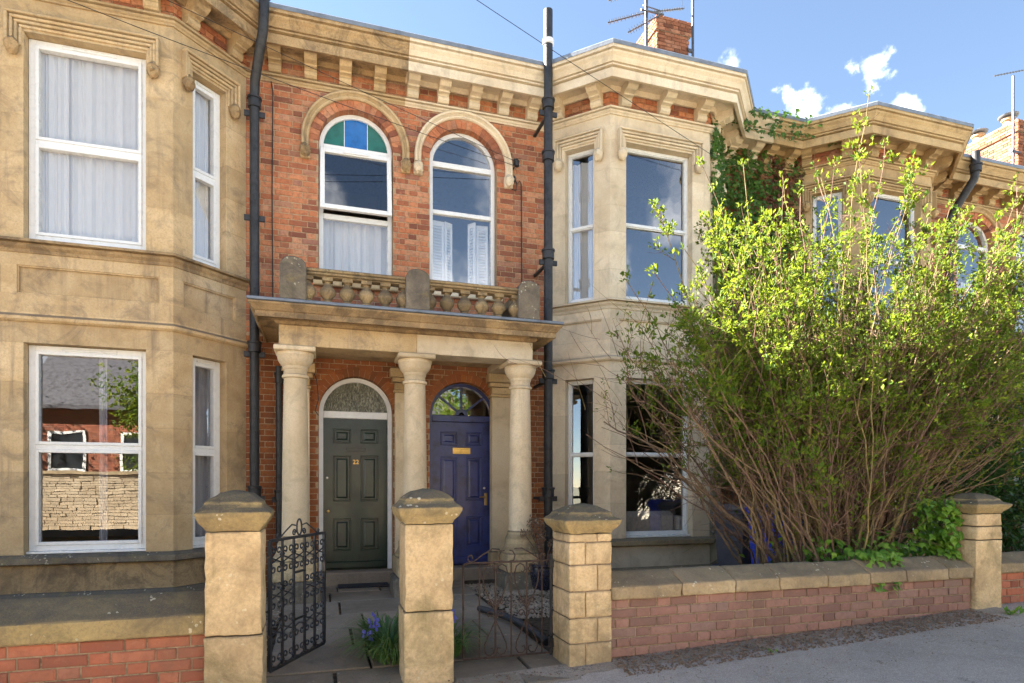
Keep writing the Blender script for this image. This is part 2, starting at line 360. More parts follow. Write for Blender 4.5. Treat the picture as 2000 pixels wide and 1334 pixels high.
def obscured(name):
    m, nt, out = new_mat(name); b = NB(nt)
    n1 = b.noise(b.pos((52, 52, 13)), 1.0, 3, 0.55, 2.0)
    c = b.ramp(n1, [(0.35, (0.035, 0.04, 0.03)), (0.5, (0.13, 0.13, 0.09)), (0.62, (0.34, 0.33, 0.25))])
    b.bsdf(out, c, 0.22, b.bump(n1, 0.7, 0.02), spec=0.6); return m
M['glass_obs'] = obscured('obscured_glass')
M['ground'] = plain('ground', (0.12, 0.12, 0.08), 0.95, var=0.25, scale=0.6, bump=0.2)
# ------------------------------------------------------------------ mesh helpers
W = {}                                             # world translation of every object made
class MB:
    def __init__(s): s.v = []; s.f = []
    def add(s, vs, fs):
        k = len(s.v); s.v += [tuple(p) for p in vs]; s.f += [tuple(i + k for i in q) for q in fs]; return s
    def box(s, x0, x1, y0, y1, z0, z1):
        return s.add([(x0, y0, z0), (x1, y0, z0), (x1, y1, z0), (x0, y1, z0), (x0, y0, z1), (x1, y0, z1), (x1, y1, z1), (x0, y1, z1)],
                     [(0, 3, 2, 1), (4, 5, 6, 7), (0, 1, 5, 4), (1, 2, 6, 5), (2, 3, 7, 6), (3, 0, 4, 7)])
    def prism(s, poly, z0, z1):
        n = len(poly)
        return s.add([(x, y, z0) for x, y in poly] + [(x, y, z1) for x, y in poly],
                     [tuple(range(n))[::-1], tuple(range(n, 2 * n))] + [(i, (i + 1) % n, (i + 1) % n + n, i + n) for i in range(n)])
    def prism_y(s, poly, y0, y1):
        n = len(poly)
        return s.add([(x, y0, z) for x, z in poly] + [(x, y1, z) for x, z in poly],
                     [tuple(range(n)), tuple(range(n, 2 * n))[::-1]] + [(i, (i + 1) % n, (i + 1) % n + n, i + n) for i in range(n)])
    def sweep(s, path, prof):
        """closed profile (out, z) carried along a plan path with mitred corners"""
        n = len(prof); rings = []
        cols = [offset_path(path, o) for o, z in prof]
        for i in range(len(path)):
            rings.append([(cols[j][i][0], cols[j][i][1], prof[j][1]) for j in range(n)])
        vs = [p for r in rings for p in r]; fs = []
        for i in range(len(path) - 1):
            for j in range(n):
                a = i * n + j; b_ = i * n + (j + 1) % n
                fs.append((a, b_, b_ + n, a + n))
        fs.append(tuple(range(n))[::-1]); k = (len(path) - 1) * n; fs.append(tuple(range(k, k + n)))
        return s.add(vs, fs)
    def arc(s, xc, zc, r0, prof, y, a0=180, a1=0, n=28, leg=0.0):
        """closed profile (dr, out) carried round an arch standing in the plane y"""
        m = len(prof); rings = []
        if leg > 0: rings.append([(xc - (r0 + dr), y - o, zc - leg) for dr, o in prof])
        for i in range(n + 1):
            a = R(a0 + (a1 - a0) * i / n)
            rings.append([(xc + (r0 + dr) * math.cos(a), y - o, zc + (r0 + dr) * math.sin(a)) for dr, o in prof])
        if leg > 0: rings.append([(xc + (r0 + dr), y - o, zc - leg) for dr, o in prof])
        vs = [p for r in rings for p in r]; fs = []
        for i in range(len(rings) - 1):
            for j in range(m):
                a = i * m + j; b_ = i * m + (j + 1) % m
                fs.append((a, b_, b_ + m, a + m))
        fs.append(tuple(range(m))); k = (len(rings) - 1) * m; fs.append(tuple(range(k, k + m))[::-1])
        return s.add(vs, fs)
    def tube(s, pts, r, n=6, cap=True):
        pts = [Vector(p) for p in pts]; rr = r if isinstance(r, (list, tuple)) else [r] * len(pts)
        vs = []; up = Vector((0.31, 0.17, 0.93))
        prev = None
        for i, p in enumerate(pts):
            d = (pts[min(i + 1, len(pts) - 1)] - pts[max(i - 1, 0)])
            if d.length < 1e-9: d = Vector((0, 0, 1))
            d.normalize()
            if prev is None:
                a = d.cross(up)
                if a.length < 1e-3: a = d.cross(Vector((1, 0, 0)))
            else:
                a = prev - d * prev.dot(d)
                if a.length < 1e-5: a = d.cross(up)
            a.normalize(); prev = a; b_ = d.cross(a)
            for k in range(n):
                t = 2 * math.pi * k / n
                vs.append(p + (a * math.cos(t) + b_ * math.sin(t)) * rr[i])
        fs = []
        for i in range(len(pts) - 1):
            for k in range(n):
                q = i * n + k; q2 = i * n + (k + 1) % n
                fs.append((q, q2, q2 + n, q + n))
        if cap:
            fs.append(tuple(range(n))[::-1]); k = (len(pts) - 1) * n; fs.append(tuple(range(k, k + n)))
        return s.add(vs, fs)
    def lathe(s, prof, x, y, z, n=20):
        m = len(prof); vs = []
        for r, h in prof:
            for k in range(n):
                t = 2 * math.pi * k / n
                vs.append((x + r * math.cos(t), y + r * math.sin(t), z + h))
        fs = []
        for i in range(m - 1):
            for k in range(n):
                q = i * n + k; q2 = i * n + (k + 1) % n
                fs.append((q, q2, q2 + n, q + n))
        fs.append(tuple(range(n))[::-1]); fs.append(tuple(range((m - 1) * n, m * n)))
        return s.add(vs, fs)
    def fbox(s, F, s0, s1, o0, o1, z0, z1):
        a = [F.pt(s0, o1, z0), F.pt(s1, o1, z0), F.pt(s1, o0, z0), F.pt(s0, o0, z0)]
        b_ = [F.pt(s0, o1, z1), F.pt(s1, o1, z1), F.pt(s1, o0, z1), F.pt(s0, o0, z1)]
        return s.add(a + b_, [(0, 3, 2, 1), (4, 5, 6, 7), (0, 1, 5, 4), (1, 2, 6, 5), (2, 3, 7, 6), (3, 0, 4, 7)])
    def move(s, dx, dy, dz):
        s.v = [(x + dx, y + dy, z + dz) for x, y, z in s.v]; return s
class Face:
    """a wall face: s along it, o outwards, z up"""
    def __init__(s, p0, p1):
        d = Vector((p1[0] - p0[0], p1[1] - p0[1])); s.L = d.length; d.normalize()
        s.p = Vector(p0); s.d = d; s.n = Vector((d.y, -d.x))
    def pt(s, a, o, z):
        q = s.p + s.d * a + s.n * o; return (q.x, q.y, z)
def offset_path(path, o):
    n = len(path); res = []
    for i in range(n):
        ns = []
        for a, b_ in ((i - 1, i), (i, i + 1)):
            if a < 0 or b_ >= n: continue
            d = Vector((path[b_][0] - path[a][0], path[b_][1] - path[a][1])).normalized(); ns.append(Vector((d.y, -d.x)))
        if len(ns) == 1: m = ns[0]
        else: m = (ns[0] + ns[1]) / (1 + ns[0].dot(ns[1]))
        res.append((path[i][0] + m.x * o, path[i][1] + m.y * o))
    return res

def obj(name, mb, mat, parent=None, smooth=False, bevel=0.0, org=None, kind=None, rough=0.0):
    """ONE mesh object; org: a world point that becomes the object's own origin"""
    me = bpy.data.meshes.new(name)
    org = Vector(org) if org is not None else Vector((0, 0, 0))
    vs = [(x - org.x, y - org.y, z - org.z) for x, y, z in mb.v] if org.length > 0 else mb.v
    me.from_pydata(vs, [], mb.f)
    bm = bmesh.new(); bm.from_mesh(me)
    bmesh.ops.recalc_face_normals(bm, faces=bm.faces)
    if bevel > 0:
        es = [e for e in bm.edges if len(e.link_faces) == 2 and e.calc_face_angle(0) > 0.35]
        bmesh.ops.bevel(bm, geom=es, offset=bevel, offset_type='OFFSET', segments=1, profile=0.5, affect='EDGES', clamp_overlap=True)
    if rough > 0:
        bmesh.ops.subdivide_edges(bm, edges=bm.edges[:], cuts=3, use_grid_fill=True)
        for v in bm.verts:
            w = v.co + org
            v.co += Vector((mnoise.noise(w * 9), mnoise.noise(w * 9 + Vector((31, 0, 0))), mnoise.noise(w * 9 + Vector((0, 47, 0))))) * rough
    bm.to_mesh(me); bm.free()
    if smooth:
        for p in me.polygons: p.use_smooth = True
        me.set_sharp_from_angle(angle=R(38))
    o = bpy.data.objects.new(name, me)
    me.materials.append(M[mat] if isinstance(mat, str) else mat)
    C.objects.link(o)
    place(o, org, parent)
    if kind: o['kind'] = kind
    return o
def place(o, wloc, parent):
    wloc = Vector(wloc); W[o.name] = wloc
    if parent is not None:
        o.parent = parent; o.location = wloc - W[parent.name]
    else: o.location = wloc
def inst(name, me, parent, loc, scale=(1, 1, 1), rotz=0.0, roty=0.0):
    """another object on shared mesh data"""
    o = bpy.data.objects.new(name, me); C.objects.link(o)
    place(o, loc, parent); o.scale = scale; o.rotation_euler = (0, roty, rotz)
    return o
def tag(o, label, cat=None, group=None):
    o['label'] = label
    if cat: o['category'] = cat
    if group: o['group'] = group
    return o
def thing(name, label, cat, loc, group=None):
    o = bpy.data.objects.new(name, None); o.empty_display_size = 0.1; C.objects.link(o)
    place(o, loc, None); return tag(o, label, cat, group)
def struct(name, mb, mat, **k):
    return obj(name, mb, mat, kind='structure', **k)

# unit brick: chamfered front (towards -Y), shared by all bricks
def brick_mesh(name, mat, seed, cx=0.05, cz=0.10):
    r = random.Random(seed); j = lambda a: r.uniform(-a, a)
    vs = [(-.5, .5, -.5), (.5, .5, -.5), (.5, .5, .5), (-.5, .5, .5), (-.5, -.32, -.5), (.5, -.32, -.5), (.5, -.32, .5), (-.5, -.32, .5)]
    vs += [(-.5 + cx + j(.02), -.5 + j(.06), -.5 + cz + j(.05)), (.5 - cx + j(.02), -.5 + j(.06), -.5 + cz + j(.05)), (.5 - cx + j(.02), -.5 + j(.06), .5 - cz + j(.05)), (-.5 + cx + j(.02), -.5 + j(.06), .5 - cz + j(.05))]
    fs = [(8, 9, 10, 11), (4, 5, 9, 8), (5, 6, 10, 9), (6, 7, 11, 10), (7, 4, 8, 11), (0, 4, 7, 3), (1, 2, 6, 5), (3, 7, 6, 2), (0, 1, 5, 4)]
    me = bpy.data.meshes.new(name); me.from_pydata(vs, [], fs); me.materials.append(M[mat]); return me
BR = {}
for bm_ in ('brickA', 'brick_shade', 'brick_wall', 'brick_left', 'brick_chim'):
    BR[bm_] = [brick_mesh('brick_' + bm_, bm_, k) for k in range(5)]
BCOL = [[v.co.copy() for v in me.vertices] for me in BR['brickA']]
BFACE = [tuple(p.vertices) for p in BR['brickA'][0].polygons]

def brick_field(F, s0, s1, z0, z1, pitch=0.0752, stretcher=0.220, joint=0.010, cut=None, first=0, bond='flemish'):
    """bricks (s, z, w, h) covering a face; cut(z) gives blocked s-intervals"""
    res = []; nz = int(round((z1 - z0) / pitch)); hd = (stretcher - joint) / 2
    for k in range(nz):
        za = z0 + k * pitch; zc = za + pitch / 2; h = pitch - joint
        spans = [(s0, s1)]
        for a, b_ in (cut(za, za + pitch) if cut else []):
            new = []
            for p, q in spans:
                if b_ <= p or a >= q: new.append((p, q)); continue
                if a > p: new.append((p, a))
                if b_ < q: new.append((b_, q))
            spans = new
        x = s0 - (0 if (k + first) % 2 == 0 else (stretcher * .5 + hd * .5)) - rng.uniform(0, .02); i = 0
        while x < s1:
            if bond == 'flemish': w = stretcher if i % 2 == 0 else hd
            else: w = stretcher if (k % 4) else hd
            i += 1
            for p, q in spans:
                a, b_ = max(x, p), min(x + w, q)
                if b_ - a > 0.03: res.append(((a + b_) / 2, zc, b_ - a, h))
            x += w + joint
    return res
def lay_bricks(parent, F, bricks, mat, limit=300, depth=0.03, proud=0.0, score=None):
    """the bricks that show largest as single parts, the rest as one joined part"""
    if score: bricks = sorted(bricks, key=score)
    ang = math.atan2(F.d.y, F.d.x)
    for s_, z, w, h in bricks[:limit]:
        me = BR[mat][rng.randrange(5)]; o_ = rng.uniform(-.004, .003) + proud
        p = F.pt(s_, o_ - depth / 2 + depth * .35, z)
        inst('brick', me, parent, p, (w, depth, h), ang, rng.uniform(-.006, .006))
    rest = bricks[limit:]
    if rest:
        mb = MB()
        for s_, z, w, h in rest:
            cs = BCOL[rng.randrange(5)]; o_ = rng.uniform(-.004, .003) + proud - depth / 2 + depth * .35
            mb.add([F.pt(s_ + c.x * w, o_ - c.y * depth, z + c.z * h) for c in cs], BFACE)
        obj('brickwork', mb, mat, parent, kind='stuff')

# ------------------------------------------------------------------ levels of the terrace
YF, YB = 8.5, 7.81            # brick front, bay front
PX1, PX2 = 1.09, 6.86         # party lines
def gz(x): return max(-0.14, min(0.34, 0.045 * (x - 1.8)))

# ------------------------------------------------------------------ ground, road, pavement
def sheet(xs, y0, y1, fz, ny=1):
    mb = MB(); n = len(xs)
    for j in range(ny + 1):
        y = y0 + (y1 - y0) * j / ny
        for x in xs: mb.v.append((x, y, fz(x, y)))
    for j in range(ny):
        for i in range(n - 1):
            a = j * n + i; mb.f.append((a, a + 1, a + 1 + n, a + n))
    return mb
XS = [-60, -12, -6, -3, -1, 0, 1.8, 4, 6, 9.4, 14, 60]
struct('ground', sheet([-1500, 1500], -1500, 1500, lambda x, y: -0.62), 'ground')
struct('road', sheet(XS, -4.4, 1.9, lambda x, y: gz(x) - 0.125), 'road')
kmb = MB()
for a, b_ in zip(XS[:-1], XS[1:]):
    kmb.add([(a, 1.9, gz(a) - .3), (b_, 1.9, gz(b_) - .3), (b_, 1.9, gz(b_) - .01), (a, 1.9, gz(a) - .01), (b_, 2.05, gz(b_) - .004), (a, 2.05, gz(a) - .004)], [(0, 1, 2, 3), (3, 2, 4, 5)])
struct('kerb', kmb, 'stone_coping')
pav = sheet([-60, -12, -6] + [-3 + .25 * i for i in range(50)] + [14, 60], 2.05, 4.34, lambda x, y: gz(x) + 0.012 * mnoise.noise(Vector((x * .9, y * 1.3, 0))) + (0.02 * (y - 3.9) if y > 3.9 else 0), 12)
struct('pavement', pav, 'asphalt', smooth=True)
def path_z(y): return 0.0 + 0.07 * max(0, min(1, (y - 4.3) / 3.5))
struct('garden_ground', sheet([-9, -.5, -.4, 1.85, 1.9, 16], 4.2, 8.6, lambda x, y: (0.20 if x > 1.87 and y > 4.5 else (0.03 if x > 1.87 else (0.0 if x < -.45 else -0.03))) + (0.05 * mnoise.noise(Vector((x * 2, y * 2, 0))) - .14 if x > 1.87 else 0), 10), 'soil')
# ------------------------------------------------------------------ houses
def make_house(x, label):
    return thing('terraced_house', label, 'house', (x, YF, 0))
HA = make_house(-1.0, 'left terraced house of orange brick with ochre stone bay and dark green door')
HB = make_house(4.0, 'middle terraced house with cleaned cream stone bay and navy blue door')
HC = make_house(10.0, 'far right terraced house with ochre stone bay behind the big shrub')
PATHS = {'A': [(-22.0, YF), (-3.93, YF), (-3.24, YB), (-1.61, YB), (-0.92, YF), (PX1, YF)],  # left run carried far out of view to keep sun off the coping
         'B': [(PX1, YF), (3.17, YF), (3.86, YB), (5.48, YB), (6.17, YF), (PX2, YF)],
         'C': [(PX2, YF), (7.60, YF), (8.29, YB), (9.83, YB), (10.52, YF), (19.0, YF)]}
STONE = {'A': 'stoneA', 'B': 'stoneB', 'C': 'stoneC'}
HOUSE = {'A': HA, 'B': HB, 'C': HC}

CORNICE = [(-.12, 6.90), (.035, 6.90), (.05, 6.87), (.075, 6.87), (.10, 6.925), (.35, 6.925), (.36, 6.835), (.405, 6.83), (.405, 6.950), (.375, 6.952), (.375, 6.968), (.43, 6.972), (.43, 6.990), (.412, 6.992), (.412, 7.004), (.445, 7.006),
           (.452, 7.02), (.475, 7.06), (.505, 7.09), (.515, 7.11), (.495, 7.112), (.495, 7.125), (.535, 7.128), (.535, 7.175), (-.12, 7.175)]
STRING = [(-.05, 6.585), (.02, 6.585), (.026, 6.60), (.045, 6.612), (.055, 6.630), (.04, 6.631), (.04, 6.640), (.078, 6.642), (.078, 6.665), (.0, 6.682), (-.05, 6.682)]
SILLB = [(-.05, 3.865), (.012, 3.865), (.02, 3.90), (.045, 3.925), (.055, 3.95), (.035, 3.952), (.035, 3.964), (.09, 3.967), (.085, 3.995), (.0, 4.022), (-.05, 4.022)]
STR2 = [(-.05, 3.13), (.022, 3.13), (.05, 3.15), (.055, 3.18), (.03, 3.20), (.012, 3.215), (.012, 3.235), (-.05, 3.24)]
SILLG = [(-.05, .525), (.045, .525), (.07, .54), (.075, .60), (.06, .615), (.0, .635), (-.05, .635)]
PLINTH = [(-.3, -.3), (.07, -.3), (.07, .17), (.035, .215), (.0, .225), (-.3, .225)]
LEADP = [(-.12, 7.178), (.515, 7.178), (.545, 7.165), (.550, 7.215), (.53, 7.235), (-.12, 7.27)]

def stagger(poly_outer, inner): return poly_outer + inner[::-1]

def bracket_mesh(mat):
    """S-scroll modillion: o outwards, z from the frieze up to the soffit"""
    pr = [(0, 6.678), (.095, 6.680), (.12, 6.70), (.125, 6.74), (.115, 6.765), (.13, 6.775), (.185, 6.778), (.185, 6.80), (.20, 6.803), (.265, 6.81), (.305, 6.84), (.318, 6.88), (.30, 6.935), (0, 6.935)]
    w = .076; n = len(pr); vs = [(-w, -o, z) for o, z in pr] + [(w, -o, z) for o, z in pr]
    fs = [tuple(range(n)), tuple(range(n, 2 * n))[::-1]] + [(i, (i + 1) % n, (i + 1) % n + n, i + n) for i in range(n)]
    me = bpy.data.meshes.new('modillion'); me.from_pydata(vs, [], fs); me.materials.append(M[mat])
    bm = bmesh.new(); bm.from_mesh(me); bmesh.ops.recalc_face_normals(bm, faces=bm.faces); bm.to_mesh(me); bm.free()
    return me
for key in 'ABC':
    h, pth, st = HOUSE[key], PATHS[key], STONE[key]
    cst = {'A': 'stoneA_dirty', 'B': 'stoneB', 'C': 'stoneC'}[key]
    co = obj('cornice', MB().sweep(pth, CORNICE), cst, h)
    if key == 'A': co['label'] = 'sooty weathered ochre cornice'
    obj('string_course', MB().sweep(pth, STRING), st, h)
    obj('lead_flashing', MB().sweep(pth, LEADP), 'lead', h)
    bk = bracket_mesh({'A': 'stoneA', 'B': 'stoneB', 'C': 'stoneC'}[key])
    for a, b_ in zip(pth[:-1], pth[1:]):
        F = Face(a, b_); L = F.L; ang = math.atan2(F.d.y, F.d.x)
        if L < 1.2: ss = [L * .22, L * .82] if a[1] > b_[1] else [L * .18, L * .78]
        elif abs(a[1] - YB) < .01: ss = [.20, L * .5, L - .20]
        else:
            n = max(2, int(round(L / .445))); ss = [(i + .5) * L / n for i in range(n)]
            if key == 'A' and b_[0] == PX1: ss = [q - a[0] for q in (-.57, -.135, .30, .745)]
            if key == 'B' and a[0] == PX1: ss = [q - a[0] for q in (1.19, 1.61, 2.05, 2.48, 2.91)]
        for q in ss:
            p = F.pt(q, 0, 0)
            if p[0] < -4 or p[0] > 17: continue
            inst('modillion', bk, co, p, (1, 1, 1), ang)

# brick fronts ------------------------------------------------------------------
HW = 0.485                                          # half width of door and window openings
ZD, ZW0, ZW = 2.36, 4.10, 5.93                      # door spring, window sill, window spring
def arch_poly(xc, r, zs, xa, xb, zt, n=24):
    p = [(xa, zs)] if xa < xc - r - 1e-6 else []
    for i in range(n + 1):
        a = math.pi * (1 - i / n); p.append((xc + r * math.cos(a), zs + r * math.sin(a)))
    if xb > xc + r + 1e-6: p.append((xb, zs))
    return p + [(xb, zt), (xa, zt)]
def wall_panels(x0, x1, centres):
    mb = MB(); y0, y1 = YF - .003, YF + .30; ztop = 6.93
    x = x0
    for xc in centres:
        mb.box(x, xc - HW, y0, y1, -.3, ztop)
        mb.prism_y(arch_poly(xc, HW, ZD, xc - HW, xc + HW, ZW0), y0, y1)
        mb.prism_y(arch_poly(xc, HW, ZW, xc - HW, xc + HW, ztop), y0, y1)
        x = xc + HW
    mb.box(x, x1, y0, y1, -.3, ztop)
    return mb
RING = .125
def cutter(centres):
    def cut(za, zb):
        res = []
        zc = (za + zb) / 2
        for xc in centres:
            for spring, bot in ((ZD, -1), (ZW, ZW0)):
                rm = HW + RING * .55
                if zb > bot and zc <= spring: res.append((xc - HW - .002, xc + HW + .002))
                elif spring < zc < spring + rm:
                    q = math.sqrt(max(0, rm * rm - (zc - spring) ** 2)); res.append((xc - q, xc + q))
        return res
    return cut
def voussoirs(parent, xc, zs, mat, proud):
    n = 23; r0, r1 = HW - .001, HW + RING
    for i in range(n):
        a0 = math.pi * (i + .04) / n; a1 = math.pi * (i + .96) / n; o = proud + rng.uniform(-.003, .003)
        pts = []
        for a in (a0, a1):
            for r in (r0, r1): pts.append((xc + r * math.cos(a), zs + r * math.sin(a)))
        poly = [pts[0], pts[1], pts[3], pts[2]]
        obj('voussoir', MB().prism_y(poly, YF - o - .008, YF + .10), mat, parent, org=(xc, YF, zs))
    # mortar bed of the ring, just behind the voussoir faces
    obj('arch_mortar', MB().arc(xc, zs, HW + .002, [(0, -.10), (0, .001), (RING - .004, .001), (RING - .004, -.10)], YF, n=32), 'mortar', parent)
HOODP = [(0, -.02), (0, .035), (.012, .05), (.03, .05), (.036, .042), (.05, .06), (.062, .085), (.085, .09), (.095, .075), (.095, -.02)]
def carved_head(parent, x, y, z, mat, s=1.05, n=(0, -1), name='carved_stop'):
    """small carved head on a corbel: brow, nose, cheeks, chin"""
    bm = bmesh.new(); bmesh.ops.create_icosphere(bm, subdivisions=3, radius=1.0)
    for v in bm.verts:
        c = v.co.copy(); f = 1.0
        fr = max(0, -c.y)
        f += .28 * math.exp(-((c.x / .22) ** 2 + ((c.z + .05) / .3) ** 2)) * fr           # nose
        f += .14 * math.exp(-((c.z - .35) / .16) ** 2) * fr                                # brow
        f -= .22 * (math.exp(-(((c.x - .38) / .2) ** 2 + ((c.z - .12) / .14) ** 2)) + math.exp(-(((c.x + .38) / .2) ** 2 + ((c.z - .12) / .14) ** 2))) * fr
        f -= .14 * math.exp(-((c.x / .35) ** 2 + ((c.z + .48) / .09) ** 2)) * fr           # mouth
        f += .22 * mnoise.noise(c * 6 + Vector((x * 3, y, z)))
        v.co = Vector((c.x * .062 * f, c.y * .058 * f, c.z * .085 * f)) * s
    me_f = [tuple(v.index for v in fa.verts) for fa in bm.faces]; vs = [v.co.copy() for v in bm.verts]; bm.free()
    ang = math.atan2(n[0], -n[1]); ca, sa = math.cos(ang), math.sin(ang)
    ca, sa = -n[1], n[0]
    mb = MB(); mb.add([(x + v.x * ca - v.y * 0 + (-v.y) * n[0], y + v.x * sa * 1.0 + (-v.y) * n[1], z + v.z) for v in vs], me_f)
    return obj(name, mb, mat, parent, smooth=True)
def brick_front(key, x0, x1, centres, indiv):
    h = HOUSE[key]; st = STONE[key]
    wl = obj('wall', wall_panels(x0, x1, centres), 'mortar', h)
    F = Face((x0, YF), (x1, YF))
    cs = [c - x0 for c in centres]
    cut = cutter(cs)
    bl = brick_field(F, 0, x1 - x0, 3.34, 6.88, cut=cut)
    lay_bricks(wl, F, bl, 'brickA', indiv, score=lambda b_: -b_[2] * b_[3] + (10 if b_[1] > 6.62 else 0) + 0.002 * b_[1])
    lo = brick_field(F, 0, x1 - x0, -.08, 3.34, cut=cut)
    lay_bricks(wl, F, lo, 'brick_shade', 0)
    for xc in centres:
        voussoirs(wl, xc, ZW, 'brickA', .006)
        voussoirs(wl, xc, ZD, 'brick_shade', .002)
        obj('hood_mould', MB().arc(xc, ZW, HW + RING - .004, HOODP, YF - .004, n=40, leg=.10), st, h)
        for sg in (-1, 1):
            xx = xc + sg * (HW + RING + .042)
            k = obj('label_stop', MB().box(xx - .062, xx + .062, YF - .06, YF + .05, ZW - .27, ZW - .10), st, h, bevel=.012)
            carved_head(k, xx, YF - .085, ZW - .185, {'A': 'stoneA_dirty', 'B': 'stoneB', 'C': 'stoneC'}[key])
        obj('window_sill', MB().box(xc - HW - .07, xc + HW + .07, YF - .09, YF + .22, ZW0 - .09, ZW0 + .0), st, h, bevel=.012)
XA, XB = 0.447, 1.92
brick_front('A', -.92, PX1, [XA], 300)
brick_front('B', PX1, 3.17, [XB], 300)
CX1, CX2 = 11.80, 13.30
brick_front('C', 10.52, 16.5, [CX1, CX2], 120)
for key, x0, x1 in (('B', 6.17, PX2), ('C', PX2, 7.60), ('A', -22.0, -3.93)):
    w_ = obj('wall', MB().box(x0, x1, YF - .003, YF + .3, -.3, 6.93), 'mortar', HOUSE[key])
    F = Face((x0, YF), (x1, YF))
    q0 = max(0, x1 - x0 - 1.2)
    lay_bricks(w_, F, brick_field(F, q0, x1 - x0, 0.03, 6.88), 'brickA', 0)

# windows ------------------------------------------------------------------
def window_rect(h, F, s0, s1, z0, z1, rails, fw, set_in=.11, vent=True, label=None, glass='glass', sill=True, sash=True, mat='white'):
    """frame with sashes; rails: heights of the horizontal bars"""
    o1 = -set_in; o0 = o1 - .07
    mb = MB()
    mb.fbox(F, s0, s0 + fw, o0, o1, z0, z1); mb.fbox(F, s1 - fw, s1, o0, o1, z0, z1)
    mb.fbox(F, s0 + fw, s1 - fw, o0, o1, z0, z0 + fw); mb.fbox(F, s0 + fw, s1 - fw, o0, o1, z1 - fw, z1)
    w_ = obj('window', mb, mat, h, bevel=.004)
    if label: w_['label'] = label
    zs = [z0 + fw] + rails + [z1 - fw]
    for i, r in enumerate(rails):
        obj('transom', MB().fbox(F, s0 + fw, s1 - fw, o0 + .004, o1 + .003, r - fw * .42, r + fw * .42), mat, w_, bevel=.004)
    for i in range(len(zs) - 1):
        a = zs[i] + (fw * .42 if i > 0 else 0); b_ = zs[i + 1] - (fw * .42 if i < len(zs) - 2 else 0)
        q = fw * .55 if sash else .014
        sm = MB(); sa, sb = s0 + fw, s1 - fw; so0, so1 = o0 + .01, o1 + (.012 if sash else -.012)
        sm.fbox(F, sa, sa + q, so0, so1, a, b_); sm.fbox(F, sb - q, sb, so0, so1, a, b_)
        sm.fbox(F, sa + q, sb - q, so0, so1, a, a + q); sm.fbox(F, sa + q, sb - q, so0, so1, b_ - q, b_)
        obj('sash', sm, mat, w_, bevel=.003)
        obj('pane', MB().fbox(F, sa + q - .004, sb - q + .004, o0 + .026, o0 + .030, a + q - .004, b_ - q + .004), glass, w_)
    if vent:
        m_ = (s0 + s1) / 2; hw = (s1 - s0) * .23
        obj('trickle_vent', MB().fbox(F, m_ - hw, m_ + hw, o1 - .002, o1 + .016, z1 - fw * .78, z1 - fw * .42), mat, w_, bevel=.004)
    if sill:
        obj('cill', MB().fbox(F, s0 - .01, s1 + .01, o0, o1 + .05, z0 - .028, z0 - .002), mat, w_, bevel=.004)
    return w_

